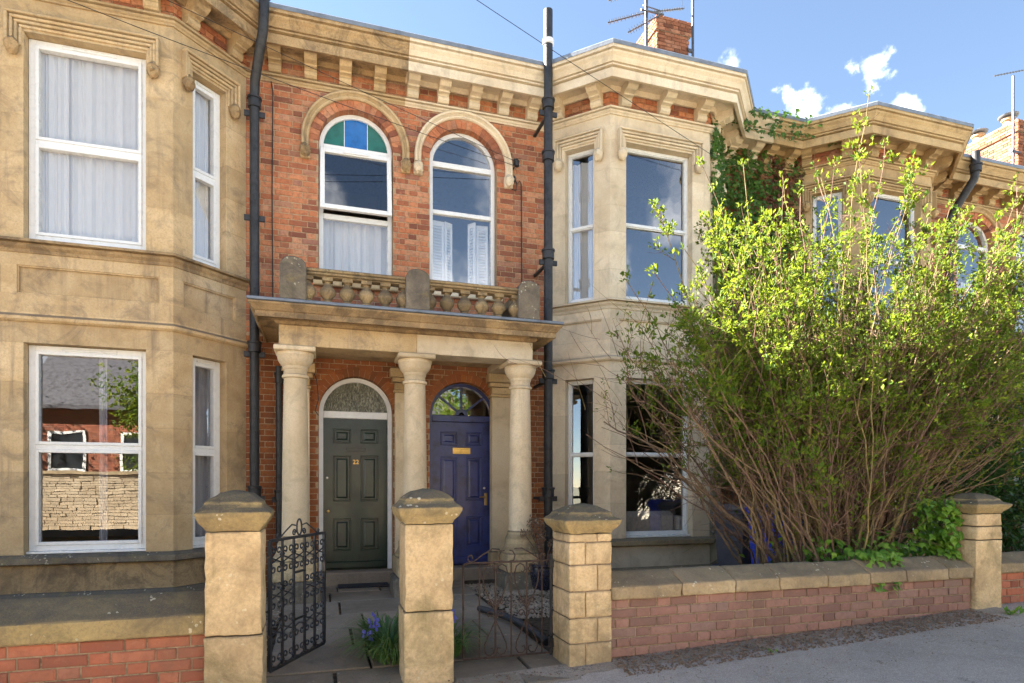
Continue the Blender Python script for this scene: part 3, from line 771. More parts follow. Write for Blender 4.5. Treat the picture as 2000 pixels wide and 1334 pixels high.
def bay(key, xl, thick_frames, WF, span):
    h = HOUSE[key]; st = STONE[key]
    P = [(xl, YF), (xl + .69, YB), (xl + .69 + WF, YB), (xl + 1.38 + WF, YF)]
    Fs = [Face(P[i], P[i + 1]) for i in range(3)]
    spans = [(.29, .735), span, (.241, .686)]         # openings on the three faces
    T = .26
    out_poly = P
    obj('plinth', MB().sweep(P, PLINTH), {'A': 'stone_dark', 'B': 'stone_coping', 'C': 'stoneC'}[key], h)
    obj('base_course', MB().sweep(P, [(-T, .225), (0, .225), (0, .525), (-T, .525)]), {'A': 'stoneA_dirty', 'B': 'stoneB', 'C': 'stoneC'}[key], h)
    obj('sill_course', MB().sweep(P, SILLG), {'A': 'stone_dark', 'B': 'stone_coping', 'C': 'stoneC'}[key], h)
    obj('lintel_course', MB().sweep(P, [(-T, 2.91), (0, 2.91), (0, 3.137), (-T, 3.137)]), st, h)
    obj('moulded_band', MB().sweep(P, STR2), st, h)
    ap = obj('apron', MB().sweep(P, [(-T, 3.235), (-.038, 3.235), (-.038, 3.868), (-T, 3.868)]), st, h)
    for i, F in enumerate(Fs):
        a, b_ = (.16, F.L - .12) if i == 0 else ((.14, F.L - .14) if i == 1 else (.12, F.L - .16))
        mb = MB()
        # stone margins that stand round the sunk panel
        lo, hi = offset_path(P, 0), None
        mb.fbox(F, 0.0, F.L, -.045, .0, 3.236, 3.43); mb.fbox(F, 0.0, F.L, -.045, .0, 3.735, 3.866)
        mb.fbox(F, 0.0, a, -.045, .0, 3.43, 3.735); mb.fbox(F, b_, F.L, -.045, .0, 3.43, 3.735)
        obj('panel_margin', mb, st, ap)
        obj('panel_bead', MB().fbox(F, a, b_, -.03, -.012, 3.43, 3.445).fbox(F, a, b_, -.03, -.012, 3.72, 3.735).fbox(F, a, a + .015, -.03, -.012, 3.445, 3.72).fbox(F, b_ - .015, b_, -.03, -.012, 3.445, 3.72), st, ap)
    obj('upper_sill_band', MB().sweep(P, SILLB), st if key != 'A' else 'stoneA_dirty', h)
    obj('head_course', MB().sweep(P, [(-T, 6.235), (0, 6.235), (0, 6.59), (-T, 6.59)]), st, h)
    fr = obj('frieze', MB().sweep(P, [(-T, 6.675), (-.006, 6.675), (-.006, 6.92), (-T, 6.92)]), 'mortar', h)
    for F in Fs:
        lay_bricks(fr, F, brick_field(F, 0, F.L, 6.672, 6.91), 'brickA', 60)
    # piers in ashlar blocks, seen joint by joint
    def pier(z0, z1):
        res = []
        inn = offset_path(P, -T)
        corner_i = [Vector(q) for q in inn]
        def on(F, s_, o): p = F.pt(s_, o, 0); return (p[0], p[1])
        res.append([P[0], on(Fs[0], spans[0][0], 0), on(Fs[0], spans[0][0], -T), on(Fs[0], 0, -T)])
        res.append([on(Fs[0], spans[0][1], 0), P[1], on(Fs[1], spans[1][0], 0), on(Fs[1], spans[1][0], -T), tuple(inn[1]), on(Fs[0], spans[0][1], -T)])
        res.append([on(Fs[1], spans[1][1], 0), P[2], on(Fs[2], spans[2][0], 0), on(Fs[2], spans[2][0], -T), tuple(inn[2]), on(Fs[1], spans[1][1], -T)])
        res.append([on(Fs[2], spans[2][1], 0), P[3], on(Fs[2], Fs[2].L, -T), on(Fs[2], spans[2][1], -T)])
        return res
    for z0, z1 in ((.635, 2.91), (4.022, 6.235)):
        for poly in pier(z0, z1):
            n = 5; zs = [z0 + (z1 - z0) * i / n + (rng.uniform(-.06, .06) if 0 < i < n else 0) for i in range(n + 1)]
            pr = obj('pier', MB().prism([((x * .985 + .015 * sum(q[0] for q in poly) / len(poly)), (y * .985 + .015 * sum(q[1] for q in poly) / len(poly))) for x, y in poly], z0, z1), st, h)
            for i in range(n):
                obj('ashlar_block', MB().prism(poly, zs[i] + (.0025 if i else 0), zs[i + 1] - (.0025 if i < n - 1 else 0)), st, pr, bevel=.0035)
    # windows
    fw = .062 if thick_frames else .042
    for i, F in enumerate(Fs):
        a, b_ = spans[i]
        pos = ('left canted', 'front', 'right canted')[i]
        window_rect(h, F, a + .004, b_ - .004, .665, 2.906, [1.80 if key == 'A' else 1.83], fw, vent=(key == 'A'), glass='glass' if key == 'A' else 'glass_old', sash=thick_frames)
        window_rect(h, F, a + .004, b_ - .004, 4.045, 6.230, [5.12], fw, vent=(key == 'A'), glass='glass' if key == 'A' else 'glass_old', sash=thick_frames)
        # moulded label over the upper window with carved stops
        m = MB(); d = .10; g = .012
        for q, (wd, pr_) in enumerate(((.0, .022), (.033, .046), (.068, .066), (.103, .092))):
            w2 = .030
            sa, sb, zt = a - wd - w2 - g, b_ + wd + w2 + g, 6.262 + wd
            if i == 0: sb = min(sb, F.L - .045)
            if i == 2: sa = max(sa, .045)
            sa = max(sa, .03); sb = min(sb, F.L - .03)
            m.fbox(F, sa, sb, -.02, pr_, zt, zt + w2)
            m.fbox(F, sa, min(sa + w2, a - .006), -.02, pr_, 6.07, zt); m.fbox(F, max(sb - w2, b_ + .006), sb, -.02, pr_, 6.07, zt)
        lb = obj('window_label', m, st, h, bevel=.006)
        for ss in (max(a - .085, .09), min(b_ + .085, F.L - .09)):
            p = F.pt(ss, .055, 6.03)
            carved_head(lb, p[0], p[1], p[2], {'A': 'stoneA_dirty', 'B': 'stoneB', 'C': 'stoneC'}[key], 1.05, (F.n.x, F.n.y))
    return P, Fs, spans
BAY = {'A': bay('A', -3.93, True, 1.63, (.20, 1.355)), 'B': bay('B', 3.17, False, 1.62, (.25, 1.325)), 'C': bay('C', 7.60, False, 1.54, (.235, 1.305))}
# stone jamb strip where the bay meets the brick front
# arched windows ------------------------------------------------------------------
def half_disc(xc, r, zs, n=24):
    return [(xc + r * math.cos(math.pi * i / n), zs + r * math.sin(math.pi * i / n)) for i in range(n + 1)]
def arch_frame(mb, xc, r, zs, fw, y0, y1):
    mb.arc(xc, zs, r - fw, [(0, 0), (fw, 0), (fw, y1 - y0), (0, y1 - y0)], y1, n=30); return mb
def arched_window(key, xc, style):
    h = HOUSE[key]; r = HW - .006; y0, y1 = YF + .10, YF + .17; fw = .055
    mb = MB()
    mb.arc(xc, ZW, r - fw, [(0, 0), (fw, 0), (fw, .07), (0, .07)], y1, n=30)
    mb.box(xc - r, xc - r + fw, y0, y1, ZW0 + fw, ZW); mb.box(xc + r - fw, xc + r, y0, y1, ZW0 + fw, ZW)
    mb.box(xc - r, xc + r, y0, y1, ZW0 + .002, ZW0 + fw)
    w_ = obj('window', mb, 'white', h)
    a, b_ = xc - r + fw, xc + r - fw
    obj('transom', MB().box(a, b_, y0 - .004, y1 - .004, ZW - .045, ZW + .03), 'white', w_, bevel=.004)
    if style == 'coloured':
        w_['label'] = 'arched window with green and blue glass and open sash'
        ri = r - fw; third = ri * .36
        def seg(x0, x1):
            pts = [(x0, ZW + .03)]
            n = 12
            for i in range(n + 1):
                x = x0 + (x1 - x0) * i / n; pts.append((x, ZW + math.sqrt(max(.0009, ri * ri - (x - xc) ** 2))))
            pts.append((x1, ZW + .03)); return pts
        for x0, x1, g in ((a + .002, xc - third - .004, 'glass_green'), (xc - third + .004, xc + third - .004, 'glass_blue'), (xc + third + .004, b_ - .002, 'glass_green')):
            obj('pane', MB().prism_y(seg(x0, x1), y0 + .03, y0 + .034), g, w_)
        for x in (xc - third, xc + third):
            obj('lead_came', MB().box(x - .004, x + .004, y0 + .026, y0 + .038, ZW + .03, ZW + math.sqrt(ri * ri - third * third)), 'white', w_)
        # top-hung casement standing a little open
        z1s, z0s = ZW - .05, 5.03; q = .06; tilt = R(7)
        sm = MB(); xa, xb = xc - r + .012, xc + r - .012
        sm.box(xa, xa + q, -.05, 0, z0s, z1s).box(xb - q, xb, -.05, 0, z0s, z1s).box(xa + q, xb - q, -.05, 0, z0s, z0s + q).box(xa + q, xb - q, -.05, 0, z1s - q, z1s)
        gl = MB().box(xa + q - .004, xb - q + .004, -.03, -.026, z0s + q - .004, z1s - q + .004)
        vt = MB().box(xc - .17, xc + .17, -.066, -.05, z1s - .045, z1s - .022)
        for m_ in (sm, gl, vt):
            m_.v = [(x, y0 + (y) * math.cos(tilt) - (z1s - z) * math.sin(tilt), z1s - (z1s - z) * math.cos(tilt) - y * math.sin(tilt)) for x, y, z in m_.v]
        sa = obj('open_sash', sm, 'white', w_, bevel=.004); obj('trickle_vent', vt, 'white', w_, bevel=.003)
        obj('pane', gl, 'glass', w_)
        obj('transom', MB().box(a, b_, y0 + .002, y1 - .002, 4.96, 5.03), 'white', w_, bevel=.004)
        obj('pane', MB().box(a - .004, b_ + .004, y0 + .03, y0 + .034, ZW0 + fw, 4.96), 'glass', w_)
    else:
        obj('pane', MB().prism_y(half_disc(xc, r - fw + .004, ZW + .02), y0 + .03, y0 + .034), 'glass_old', w_)
        rz = 5.25 if style == 'shutters' else 4.75
        obj('transom', MB().box(a, b_, y0 - .003, y1 - .003, rz - .028, rz + .028), 'white', w_, bevel=.004)
        obj('pane', MB().box(a - .004, b_ + .004, y0 + .03, y0 + .034, rz + .028, ZW - .045), 'glass_old', w_)
        obj('pane', MB().box(a - .004, b_ + .004, y0 + .034, y0 + .038, ZW0 + fw, rz - .028), 'glass_old', w_)
    return w_
arched_window('A', XA, 'coloured')
wB = arched_window('B', XB, 'shutters'); wB['label'] = 'arched window with white louvred shutters inside'
arched_window('C', CX1, 'plain'); arched_window('C', CX2, 'plain')

# doors ------------------------------------------------------------------
def text_mesh(txt, size, x, y, z, depth=.004):
    cu = bpy.data.curves.new('text', 'FONT'); cu.body = txt; cu.size = size; cu.extrude = depth; cu.align_x = 'CENTER'; cu.resolution_u = 3
    o = bpy.data.objects.new('text_tmp', cu); C.objects.link(o)
    me = bpy.data.meshes.new_from_object(o.evaluated_get(bpy.context.evaluated_depsgraph_get()))
    vs = [(x + v.co.x, y - v.co.z, z + v.co.y) for v in me.vertices]; fs = [tuple(p.vertices) for p in me.polygons]
    bpy.data.objects.remove(o); bpy.data.curves.remove(cu); bpy.data.meshes.remove(me)
    return MB().add(vs, fs)
def knob(parent, x, y, z, r, mat):
    mb = MB(); pr = [(0.3, 0), (0.35, .5), (.5, .9), (.95, 1.2), (1.0, 1.6), (.75, 2.0), (.2, 2.15)]
    n = 14; vs = []
    for q, h_ in pr:
        for k in range(n):
            t = 2 * math.pi * k / n; vs.append((x + q * r * math.cos(t), y - h_ * r, z + q * r * math.sin(t)))
    fs = [(i * n + k, i * n + (k + 1) % n, (i + 1) * n + (k + 1) % n, (i + 1) * n + k) for i in range(len(pr) - 1) for k in range(n)]
    fs.append(tuple(range((len(pr) - 1) * n, len(pr) * n)))
    mb.add(vs, fs); return obj('door_knob', mb, mat, parent, smooth=True)
def door(key, xc, paint, frame_mat, style):
    h = HOUSE[key]; r = HW - .004; fw = .055 if style == 'green' else .05; y0, y1 = YF + .13, YF + .21; zb = .235
    mb = MB(); mb.arc(xc, ZD, r - fw, [(0, 0), (fw, 0), (fw, .09), (0, .09)], y1, n=32)
    mb.box(xc - r, xc - r + fw, y0 - .01, y1, zb, ZD); mb.box(xc + r - fw, xc + r, y0 - .01, y1, zb, ZD)
    obj('door_frame', mb, frame_mat, h)
    a, b_ = xc - r + fw, xc + r - fw
    obj('door_transom', MB().box(a, b_, y0 - .015, y1, ZD - .07, ZD + .025), frame_mat, h, bevel=.006)
    d = obj('door', MB().box(a + .003, b_ - .003, y0 + .03, y0 + .075, zb + .006, ZD - .073), paint, h)
    d['label'] = {'green': 'dark green panelled door numbered 22', 'blue': 'navy blue panelled door with brass letterbox'}.get(style, 'dark panelled door')
    w = b_ - a; yf = y0 + .03
    st_w = .125; mx = (w - 3 * st_w) / 2
    cols = [(a + st_w, a + st_w + mx), (b_ - st_w - mx, b_ - st_w)]
    rows = [(zb + .26, zb + .70), (zb + .93, zb + 1.56), (zb + 1.72, zb + 1.92)]
    # rails and stiles stand proud of the sunk panels
    rs = MB(); zt = ZD - .073
    rs.box(a + .003, cols[0][0], yf - .016, yf, zb + .006, zt).box(cols[1][1], b_ - .003, yf - .016, yf, zb + .006, zt)
    rs.box(cols[0][1], cols[1][0], yf - .016, yf, zb + .006, zt)
    for (c0, c1) in cols:
        zz = [zb + .006] + [q for rw in rows for q in rw] + [zt]
        for i in range(0, len(zz), 2): rs.box(c0, c1, yf - .016, yf, zz[i], zz[i + 1])
    obj('rail_and_stile', rs, paint, d)
    for c0, c1 in cols:
        for z0, z1 in rows:
            m = MB(); t = .022
            for (x0, x1, q0, q1) in ((c0, c1, z0, z0 + t), (c0, c1, z1 - t, z1), (c0, c0 + t, z0 + t, z1 - t), (c1 - t, c1, z0 + t, z1 - t)):
                m.box(x0, x1, yf - .024, yf, q0, q1)
            obj('panel_moulding', m, paint, d, bevel=.006)
            g = .045
            obj('panel', MB().add([(c0 + g, yf, z0 + g), (c1 - g, yf, z0 + g), (c1 - g, yf, z1 - g), (c0 + g, yf, z1 - g), (c0 + g + .02, yf - .012, z0 + g + .02), (c1 - g - .02, yf - .012, z0 + g + .02), (c1 - g - .02, yf - .012, z1 - g - .02), (c0 + g + .02, yf - .012, z1 - g - .02)],
                                  [(4, 5, 6, 7), (0, 1, 5, 4), (1, 2, 6, 5), (2, 3, 7, 6), (3, 0, 4, 7)]), paint, d)
    obj('weather_bar', MB().box(a + .01, b_ - .01, yf - .05, yf - .016, zb + .02, zb + .12), paint, d, bevel=.015)
    if style == 'green':
        knob(d, a + .065, yf - .016, zb + .80, .021, 'brass'); knob(d, a + .05, yf - .016, zb + 1.25, .016, 'chrome')
        obj('letter_plate', MB().box(xc - .13, xc + .13, yf - .022, yf - .014, zb + 1.615, zb + 1.66), paint, d, bevel=.004)
        obj('house_number', text_mesh('22', .085, xc, yf - .018, zb + 1.44), 'brass', d)
        obj('fanlight_pane', MB().prism_y(half_disc(xc, r - fw + .004, ZD + .02), y0 + .04, y0 + .044), 'glass_obs', h)
    else:
        obj('letter_plate', MB().box(xc - .13, xc + .13, yf - .024, yf - .014, zb + 1.60, zb + 1.69), 'brass', d, bevel=.005)
        obj('letter_flap', MB().box(xc - .10, xc + .10, yf - .032, yf - .024, zb + 1.622, zb + 1.668), 'brass', d, bevel=.004)
        knob(d, b_ - .10, yf - .016, zb + 1.11, .018, 'chrome')
        obj('handle_plate', MB().box(b_ - .09, b_ - .05, yf - .022, yf - .014, zb + .86, zb + 1.04), 'brass', d, bevel=.006)
        obj('door_handle', MB().tube([(b_ - .07, yf - .02, zb + .985), (b_ - .07, yf - .055, zb + .985), (b_ - .10, yf - .06, zb + .985), (b_ - .175, yf - .055, zb + .98)], .009, 8), 'brass', d, smooth=True)
        fl = obj('fanlight', MB().arc(xc, ZD + .03, .04, [(0, 0), (.05, 0), (.05, .05), (0, .05)], y0 + .06, n=16), paint, h)
        for ang in (42, 90, 138):
            ca, sa = math.cos(R(ang)), math.sin(R(ang)); t = .014; ra, rb = .08, r - fw + .006
            m = MB().prism_y([(xc + ra * ca + t * sa, ZD + .03 + ra * sa - t * ca), (xc + rb * ca + t * sa, ZD + rb * sa - t * ca), (xc + rb * ca - t * sa, ZD + rb * sa + t * ca), (xc + ra * ca - t * sa, ZD + .03 + ra * sa + t * ca)], y0 + .012, y0 + .055)
            obj('glazing_bar', m, paint, fl)
        lim = [180, 138, 90, 42, 0]
        for q in range(4):
            pts = []; n = 8; ri = r - fw + .004
            for i in range(n + 1):
                t = R(lim[q] + (lim[q + 1] - lim[q]) * i / n); pts.append((xc + ri * math.cos(t), ZD + .026 + (ri - .026) * math.sin(t)))
            for i in range(5):
                t = R(lim[q + 1] + (lim[q] - lim[q + 1]) * i / 4); pts.append((xc + .07 * math.cos(t), ZD + .027 + .07 * math.sin(t)))
            obj('fanlight_pane', MB().prism_y(pts, y0 + .035, y0 + .039), 'glass_old', fl)
    obj('doorstep', MB().box(xc - HW - .06, xc + HW + .06, YF - .16, YF + .24, -.05, zb), 'step', h, bevel=.012)
door('A', XA, 'green_paint', 'white', 'green')
door('B', XB, 'blue_paint', 'blue_paint', 'blue')
for xc in (CX1, CX2): door('C', xc, 'green_paint', 'white', 'far')

# roofs, chimneys ------------------------------------------------------------------
for key, x0, x1 in (('A', -22, PX1), ('B', PX1 + .002, PX2), ('C', PX2 + .002, 24)):  # left roof lengthened out of view to block the sun
    h = HOUSE[key]
    rp = [(7.98, 7.2), (12.6, 9.3), (17.2, 7.2), (17.2, 7.0), (12.6, 9.1), (7.98, 7.0)]
    mb = MB(); n = 6
    mb.add([(x0, y, z) for y, z in rp] + [(x1, y, z) for y, z in rp], [tuple(range(n)), tuple(range(n, 2 * n))[::-1]] + [(i, (i + 1) % n, (i + 1) % n + n, i + n) for i in range(n)])
    obj('roof', mb.move(0, .35, 0), 'slate', h)
    obj('back_wall', MB().box(x0, x1, 16.6, 16.9, -.3, 7.3), 'mortar', h)
    obj('party_wall', MB().box(x0 - .001, x0 + .16, 8.82, 16.6, -.3, 7.1), 'room', h)
    obj('upper_floor', MB().box(x0 + .17, x1 - .02, 8.82, 16.58, 3.2, 3.45), 'room', h)
    obj('ground_floor', MB().box(x0 + .17, x1 - .02, 8.82, 16.58, .30, .5), 'room', h)
    obj('cross_wall', MB().box(x0 + .17, x1 - .02, 12.4, 12.55, .5, 7.1), 'room', h)
obj('bay_floor', MB().prism([(xx, yy) for xx, yy in offset_path(BAY['A'][0], -.2)], .40, .52), 'room', HA)
obj('bay_floor', MB().prism([(xx, yy) for xx, yy in offset_path(BAY['B'][0], -.2)], .40, .52), 'room', HB)
for key, xs in (('A', -.72), ('B', 2.95), ('C', 10.75)):                      # inner wall beside the bay rooms
    obj('inner_wall', MB().box(xs - .06, xs + .06, 8.82, 12.4, .5, 7.0), 'room', HOUSE[key])
for k_ in 'ABC':
    P = BAY[k_][0]; q = offset_path(P, -.27)
    obj('bay_ceiling', MB().prism(q, 3.2, 3.4), 'room', HOUSE[k_]); obj('bay_roof', MB().prism(offset_path(P, -.1), 6.95, 7.17), 'lead', HOUSE[k_])
def chimney(h, x0, x1, y0, y1, z0, z1, label):
    c = obj('chimney', MB().box(x0 + .008, x1 - .008, y0 + .008, y1 - .008, z0, z1), 'mortar_dark', h); c['label'] = label
    for F in (Face((x0, y0), (x1, y0)), Face((x0, y1), (x0, y0))):
        lay_bricks(c, F, brick_field(F, 0, F.L, z0 + .9, z1 - .32), 'brick_chim', 110)
    # oversailing head courses
    obj('chimney_head', MB().box(x0 - .03, x1 + .03, y0 - .03, y1 + .03, z1 - .30, z1 - .02), 'mortar_dark', c)
    for F in (Face((x0 - .035, y0 - .035), (x1 + .035, y0 - .035)), Face((x0 - .035, y1 + .035), (x0 - .035, y0 - .035))):
        lay_bricks(c, F, brick_field(F, 0, F.L, z1 - .30, z1 - .02), 'brick_chim', 60)
    mb = MB(); n = 4
    xs = (x1 - x0) / n
    for i in range(n): mb.tube([(x0 + xs * (i + .5), y0 + .05, z1 - .03), (x0 + xs * (i + .5), y1 - .05, z1 - .03)], xs * .5, 10)
    obj('flaunching', mb, 'mortar_dark', c, kind='stuff')
    return c
cB = chimney(HB, 6.66, 7.42, 11.3, 12.6, 8.0, 11.15, 'old brick chimney stack with aerials')
cC = chimney(HC, 17.2, 18.1, 11.3, 17.4, 7.0, 10.85, 'long brick chimney stack with clay pots')
for yy in (11.8, 12.6, 15.4):
    obj('chimney_pot', MB().lathe([(.15, 0), (.17, .03), (.13, .08), (.12, .34), (.16, .37), (.16, .42), (.10, .42)], 17.6, yy, 10.8, 14), 'clay', cC, smooth=True)
    obj('pot_cowl', MB().lathe([(.02, .46), (.22, .47), (.24, .50), (.16, .54), (.03, .56)], 17.6, yy, 10.8, 14), 'lead', cC, smooth=True)
    obj('cowl_stem', MB().tube([(17.6, yy, 11.18), (17.6, yy, 11.3)], .08, 8), 'clay', cC)
# ------------------------------------------------------------------ porch
def porch(dx, label, mats, simple=False):
    sa, sb = mats
    p = thing('porch', label, 'porch', (1.09 + dx, 7.5, path_z(7.5)))
    XCOL = [-.289, 1.092, 2.451]; YC = 7.55; z0 = .05
    for i, x in enumerate(XCOL):
        x += dx
        pr = [(.150, .80), (.152, .86), (.148, 1.1), (.145, 1.6), (.136, 2.2), (.128, 2.60), (.128, 2.612), (.146, 2.62), (.150, 2.635), (.146, 2.65), (.128, 2.66), (.128, 2.71), (.134, 2.715), (.140, 2.735), (.140, 2.75), (.150, 2.76), (.175, 2.79), (.195, 2.83), (.200, 2.865), (.205, 2.87), (.205, 2.905)]
        c = obj('column', MB().lathe(pr, x, YC, 0, 32), 'stone_col', p, smooth=True)
        obj('abacus', MB().box(x - .225, x + .225, YC - .225, YC + .225, 2.905, 2.965), 'stone_col' if not simple else sa, c, bevel=.012)
        obj('column_base', MB().lathe([(.24, .53), (.24, .56), (.215, .60), (.20, .64), (.20, .70), (.185, .73), (.172, .76), (.168, .785), (.150, .805)], x, YC, 0, 28), 'stone_pillar', c, smooth=True)
        obj('pedestal', MB().box(x - .235, x + .235, YC - .235, YC + .235, .29, .53), 'stone_pillar', c, bevel=.015)
        obj('pedestal_plinth', MB().box(x - .275, x + .275, YC - .275, YC + .275, -.05, .29), 'stone_dark', c, bevel=.03)
        # respond pilaster against the wall
        if not simple:
            s_ = obj('pilaster', MB().box(x - .14, x + .14, YF - .10, YF + .05, .45, 2.64), 'stone_col', p, bevel=.008)
            obj('pilaster_cap', MB().box(x - .16, x + .16, YF - .12, YF + .05, 2.64, 2.68).box(x - .145, x + .145, YF - .105, YF + .05, 2.68, 2.78).box(x - .18, x + .18, YF - .14, YF + .05, 2.78, 2.84).box(x - .21, x + .21, YF - .17, YF + .05, 2.84, 2.965), 'stoneA', s_, bevel=.008)
            obj('pilaster_base', MB().box(x - .17, x + .17, YF - .13, YF + .05, -.05, .45), 'stone_pillar', s_, bevel=.015)
    XL, XM, XR = -.46 + dx, 1.092 + dx, 2.56 + dx; YFR, YBK = 7.37, 7.73
    for a, b_, m, lab in ((XL, XM, sa, None), (XM + .002, XR, sb, None)):
        obj('architrave', MB().box(a, b_, YFR, YBK, 2.965, 3.205), m, p, bevel=.006)
    for x in (XL, XR - .30):
        obj('side_beam', MB().box(x, x + .30, YBK + .002, YF + .02, 2.965, 3.205), sa if x == XL else sb, p)
    obj('soffit', MB().box(XL + .302, XR - .302, YBK + .002, YF - .02, 3.06, 3.19), 'stoneA', p)
    PC = [(0.0, 3.19), (.03, 3.20), (.045, 3.225), (.075, 3.235), (.20, 3.235), (.21, 3.215), (.225, 3.215), (.225, 3.275), (.24, 3.285), (.25, 3.30), (.275, 3.33), (.29, 3.345), (.29, 3.365), (-.02, 3.385)]
    for a, b_, m in (((XL, YF), (XM, YFR), sa), ((XM + .002, YFR), (XR, YF), sb)):
        if a[1] > b_[1]: pth = [(XL, YF - .02), (XL, YFR), (XM, YFR)]
        else: pth = [(XM + .002, YFR), (XR, YFR), (XR, YF - .02)]
        obj('porch_cornice', MB().sweep(pth, PC), m if simple else 'stoneA_dirty', p)
    obj('lead_flat', MB().box(XL - .305, XR + .305, YFR - .305, YF - .03, 3.372, 3.405), 'lead', p, bevel=.006)
    # balustrade
    XP = [-.296 + dx, 1.064 + dx, 2.424 + dx]; YP = 7.22; hw = .138
    for i, x in enumerate(XP):
        k = obj('balustrade_pier', MB().prism_y([(x - hw, 3.405), (x + hw, 3.405), (x + hw, 3.77), (x + hw * .93, 3.82), (x + hw * .6, 3.865), (x, 3.885), (x - hw * .6, 3.87), (x - hw * .93, 3.82), (x - hw, 3.77)], YP - .13, YP + .14), 'stone_dark', p, bevel=.012)
        if i == 0: k['label'] = 'pier blotched with pale lichen'
        obj('pier_rail', MB().box(x - .10, x + .10, YP + .142, YF - .02, 3.70, 3.80), 'stone_bal', p)
    bp = [(.055, .0), (.055, .03), (.042, .045), (.056, .07), (.088, .115), (.093, .145), (.078, .19), (.044, .235), (.034, .262), (.036, .272), (.046, .280), (.036, .288), (.042, .295)]
    me = None
    for q in range(2):
        xa, xb = XP[q] + hw, XP[q + 1] - hw
        rl = MB().box(xa, xb, YP - .10, YP + .10, 3.75, 3.785).box(xa, xb, YP - .085, YP + .085, 3.72, 3.75).box(xa, xb, YP - .065, YP + .065, 3.705, 3.72)
        obj('handrail', rl, 'stone_bal', p, bevel=.008)
        obj('base_rail', MB().box(xa, xb, YP - .09, YP + .09, 3.405, 3.425), 'stone_dark', p)
        n = 6
        for i in range(n):
            x = xa + .012 + (xb - xa - .024) * i / (n - 1)
            if me is None:
                mb = MB().lathe([(r * .97, h * .87 + .012) for r, h in bp], x, YP, 3.41, 14).box(x - .058, x + .058, YP - .058, YP + .058, 3.668, 3.704)
                o = obj('baluster', mb, 'stone_bal', p, smooth=True, org=(x, YP, 3.41)); me = o.data
            else: inst('baluster', me, p, (x, YP, 3.41))
    return p
porch(0, 'stone porch with three columns and balustrade in front of the green and blue doors', ('stoneA', 'stoneB'))
porch(11.1, 'far stone porch with balustrade at the right edge beyond the shrub', ('stoneC', 'stoneC'), True)

# ------------------------------------------------------------------ rainwater pipes
def pipe(name, label, pts, r, collars, brackets, group=None, wall=None):
    t = thing(name, label, 'drainpipe', pts[-1], group)
    obj('pipe', MB().tube(pts, r, 14), 'pipe', t, smooth=True)
    for (x, y, z) in collars:
        obj('socket', MB().lathe([(r * 1.02, -.06), (r * 1.32, -.055), (r * 1.32, .045), (r * 1.5, .05), (r * 1.5, .075), (r * 1.05, .08)], x, y, z, 16), 'pipe', t, smooth=True)
    for (x, y, z) in brackets:
        obj('bracket', MB().box(x - r * 2.1, x + r * 2.1, y - .01, y + .02, z - .035, z + .035).box(x - .02, x + .02, y, (wall or YF) + .0, z - .02, z + .02), 'pipe', t, bevel=.004)
    return t
x_ = -.80; y_ = 8.28
pipe('drainpipe', 'black iron downpipe with swan neck beside the left stone bay',
     [(-.66, 7.93, 7.62), (-.66, 7.93, 7.12), (-.67, 7.94, 6.86), (-.73, 8.06, 6.62), (x_ + .01, y_ - .04, 6.42), (x_, y_, 6.25), (x_, y_, 3.4), (x_, y_, 1.2), (x_, y_, .0)], .058,
     [(x_, y_, 6.15), (x_, y_, 3.10), (x_, y_, 1.30), (-.66, 7.93, 7.30)], [(x_, y_, 4.72), (x_, y_, 6.02), (x_, y_, 3.02), (x_, y_, 1.22)])
x_, y_ = 2.98, 7.93
pipe('soil_pipe', 'tall black vent pipe rising above the roof beside the cream bay',
     [(x_, y_, 7.92), (x_, y_, 5.0), (x_, y_, 2.5), (x_, y_, .02)], .062, [(x_, y_, 6.62), (x_, y_, 5.9), (x_, y_, 4.55), (x_, y_, 2.9), (x_, y_, 1.28)], [(x_, y_, 6.5), (x_, y_, 4.45), (x_, y_, 2.82), (x_, y_, 1.2)])
tag(obj('pipe_collar', MB().lathe([(.064, -.04), (.078, -.03), (.078, .03), (.064, .04)], x_, y_, 7.48, 16), 'curtain'), 'pale sealing collar round the tall vent pipe at the roof edge', 'collar')
pipe('drainpipe', 'thin black downpipe in the shade left of the porch columns', [(-.52, 8.34, 2.9), (-.52, 8.40, 2.7), (-.52, 8.40, 1.0), (-.52, 8.40, .0)], .04, [(-.52, 8.40, 1.25), (-.52, 8.40, 2.75)], [(-.52, 8.40, 1.2)])
pipe('drainpipe', 'thin black downpipe right of the porch beside the vent pipe', [(2.62, 8.30, 3.0), (2.64, 8.36, 2.84), (2.70, 8.40, 2.7), (2.70, 8.40, 1.0), (2.70, 8.40, .0)], .036, [(2.70, 8.40, 2.62), (2.70, 8.40, 1.72)], [(2.70, 8.40, 1.65)])
x_, y_ = 10.82, 8.25
pipe('drainpipe', 'purple-black downpipe with a long offset bend on the far house', [(10.98, 7.9, 7.25), (10.98, 7.9, 6.92), (10.97, 7.92, 6.78), (10.86, 8.16, 6.36), (x_, y_, 6.22), (x_, y_, 6.05), (x_, y_, 3.0), (x_, y_, .0)], .068, [(x_, y_, 5.9), (x_, y_, 3.6), (10.98, 7.9, 6.95)], [(x_, y_, 5.8), (x_, y_, 3.5)])

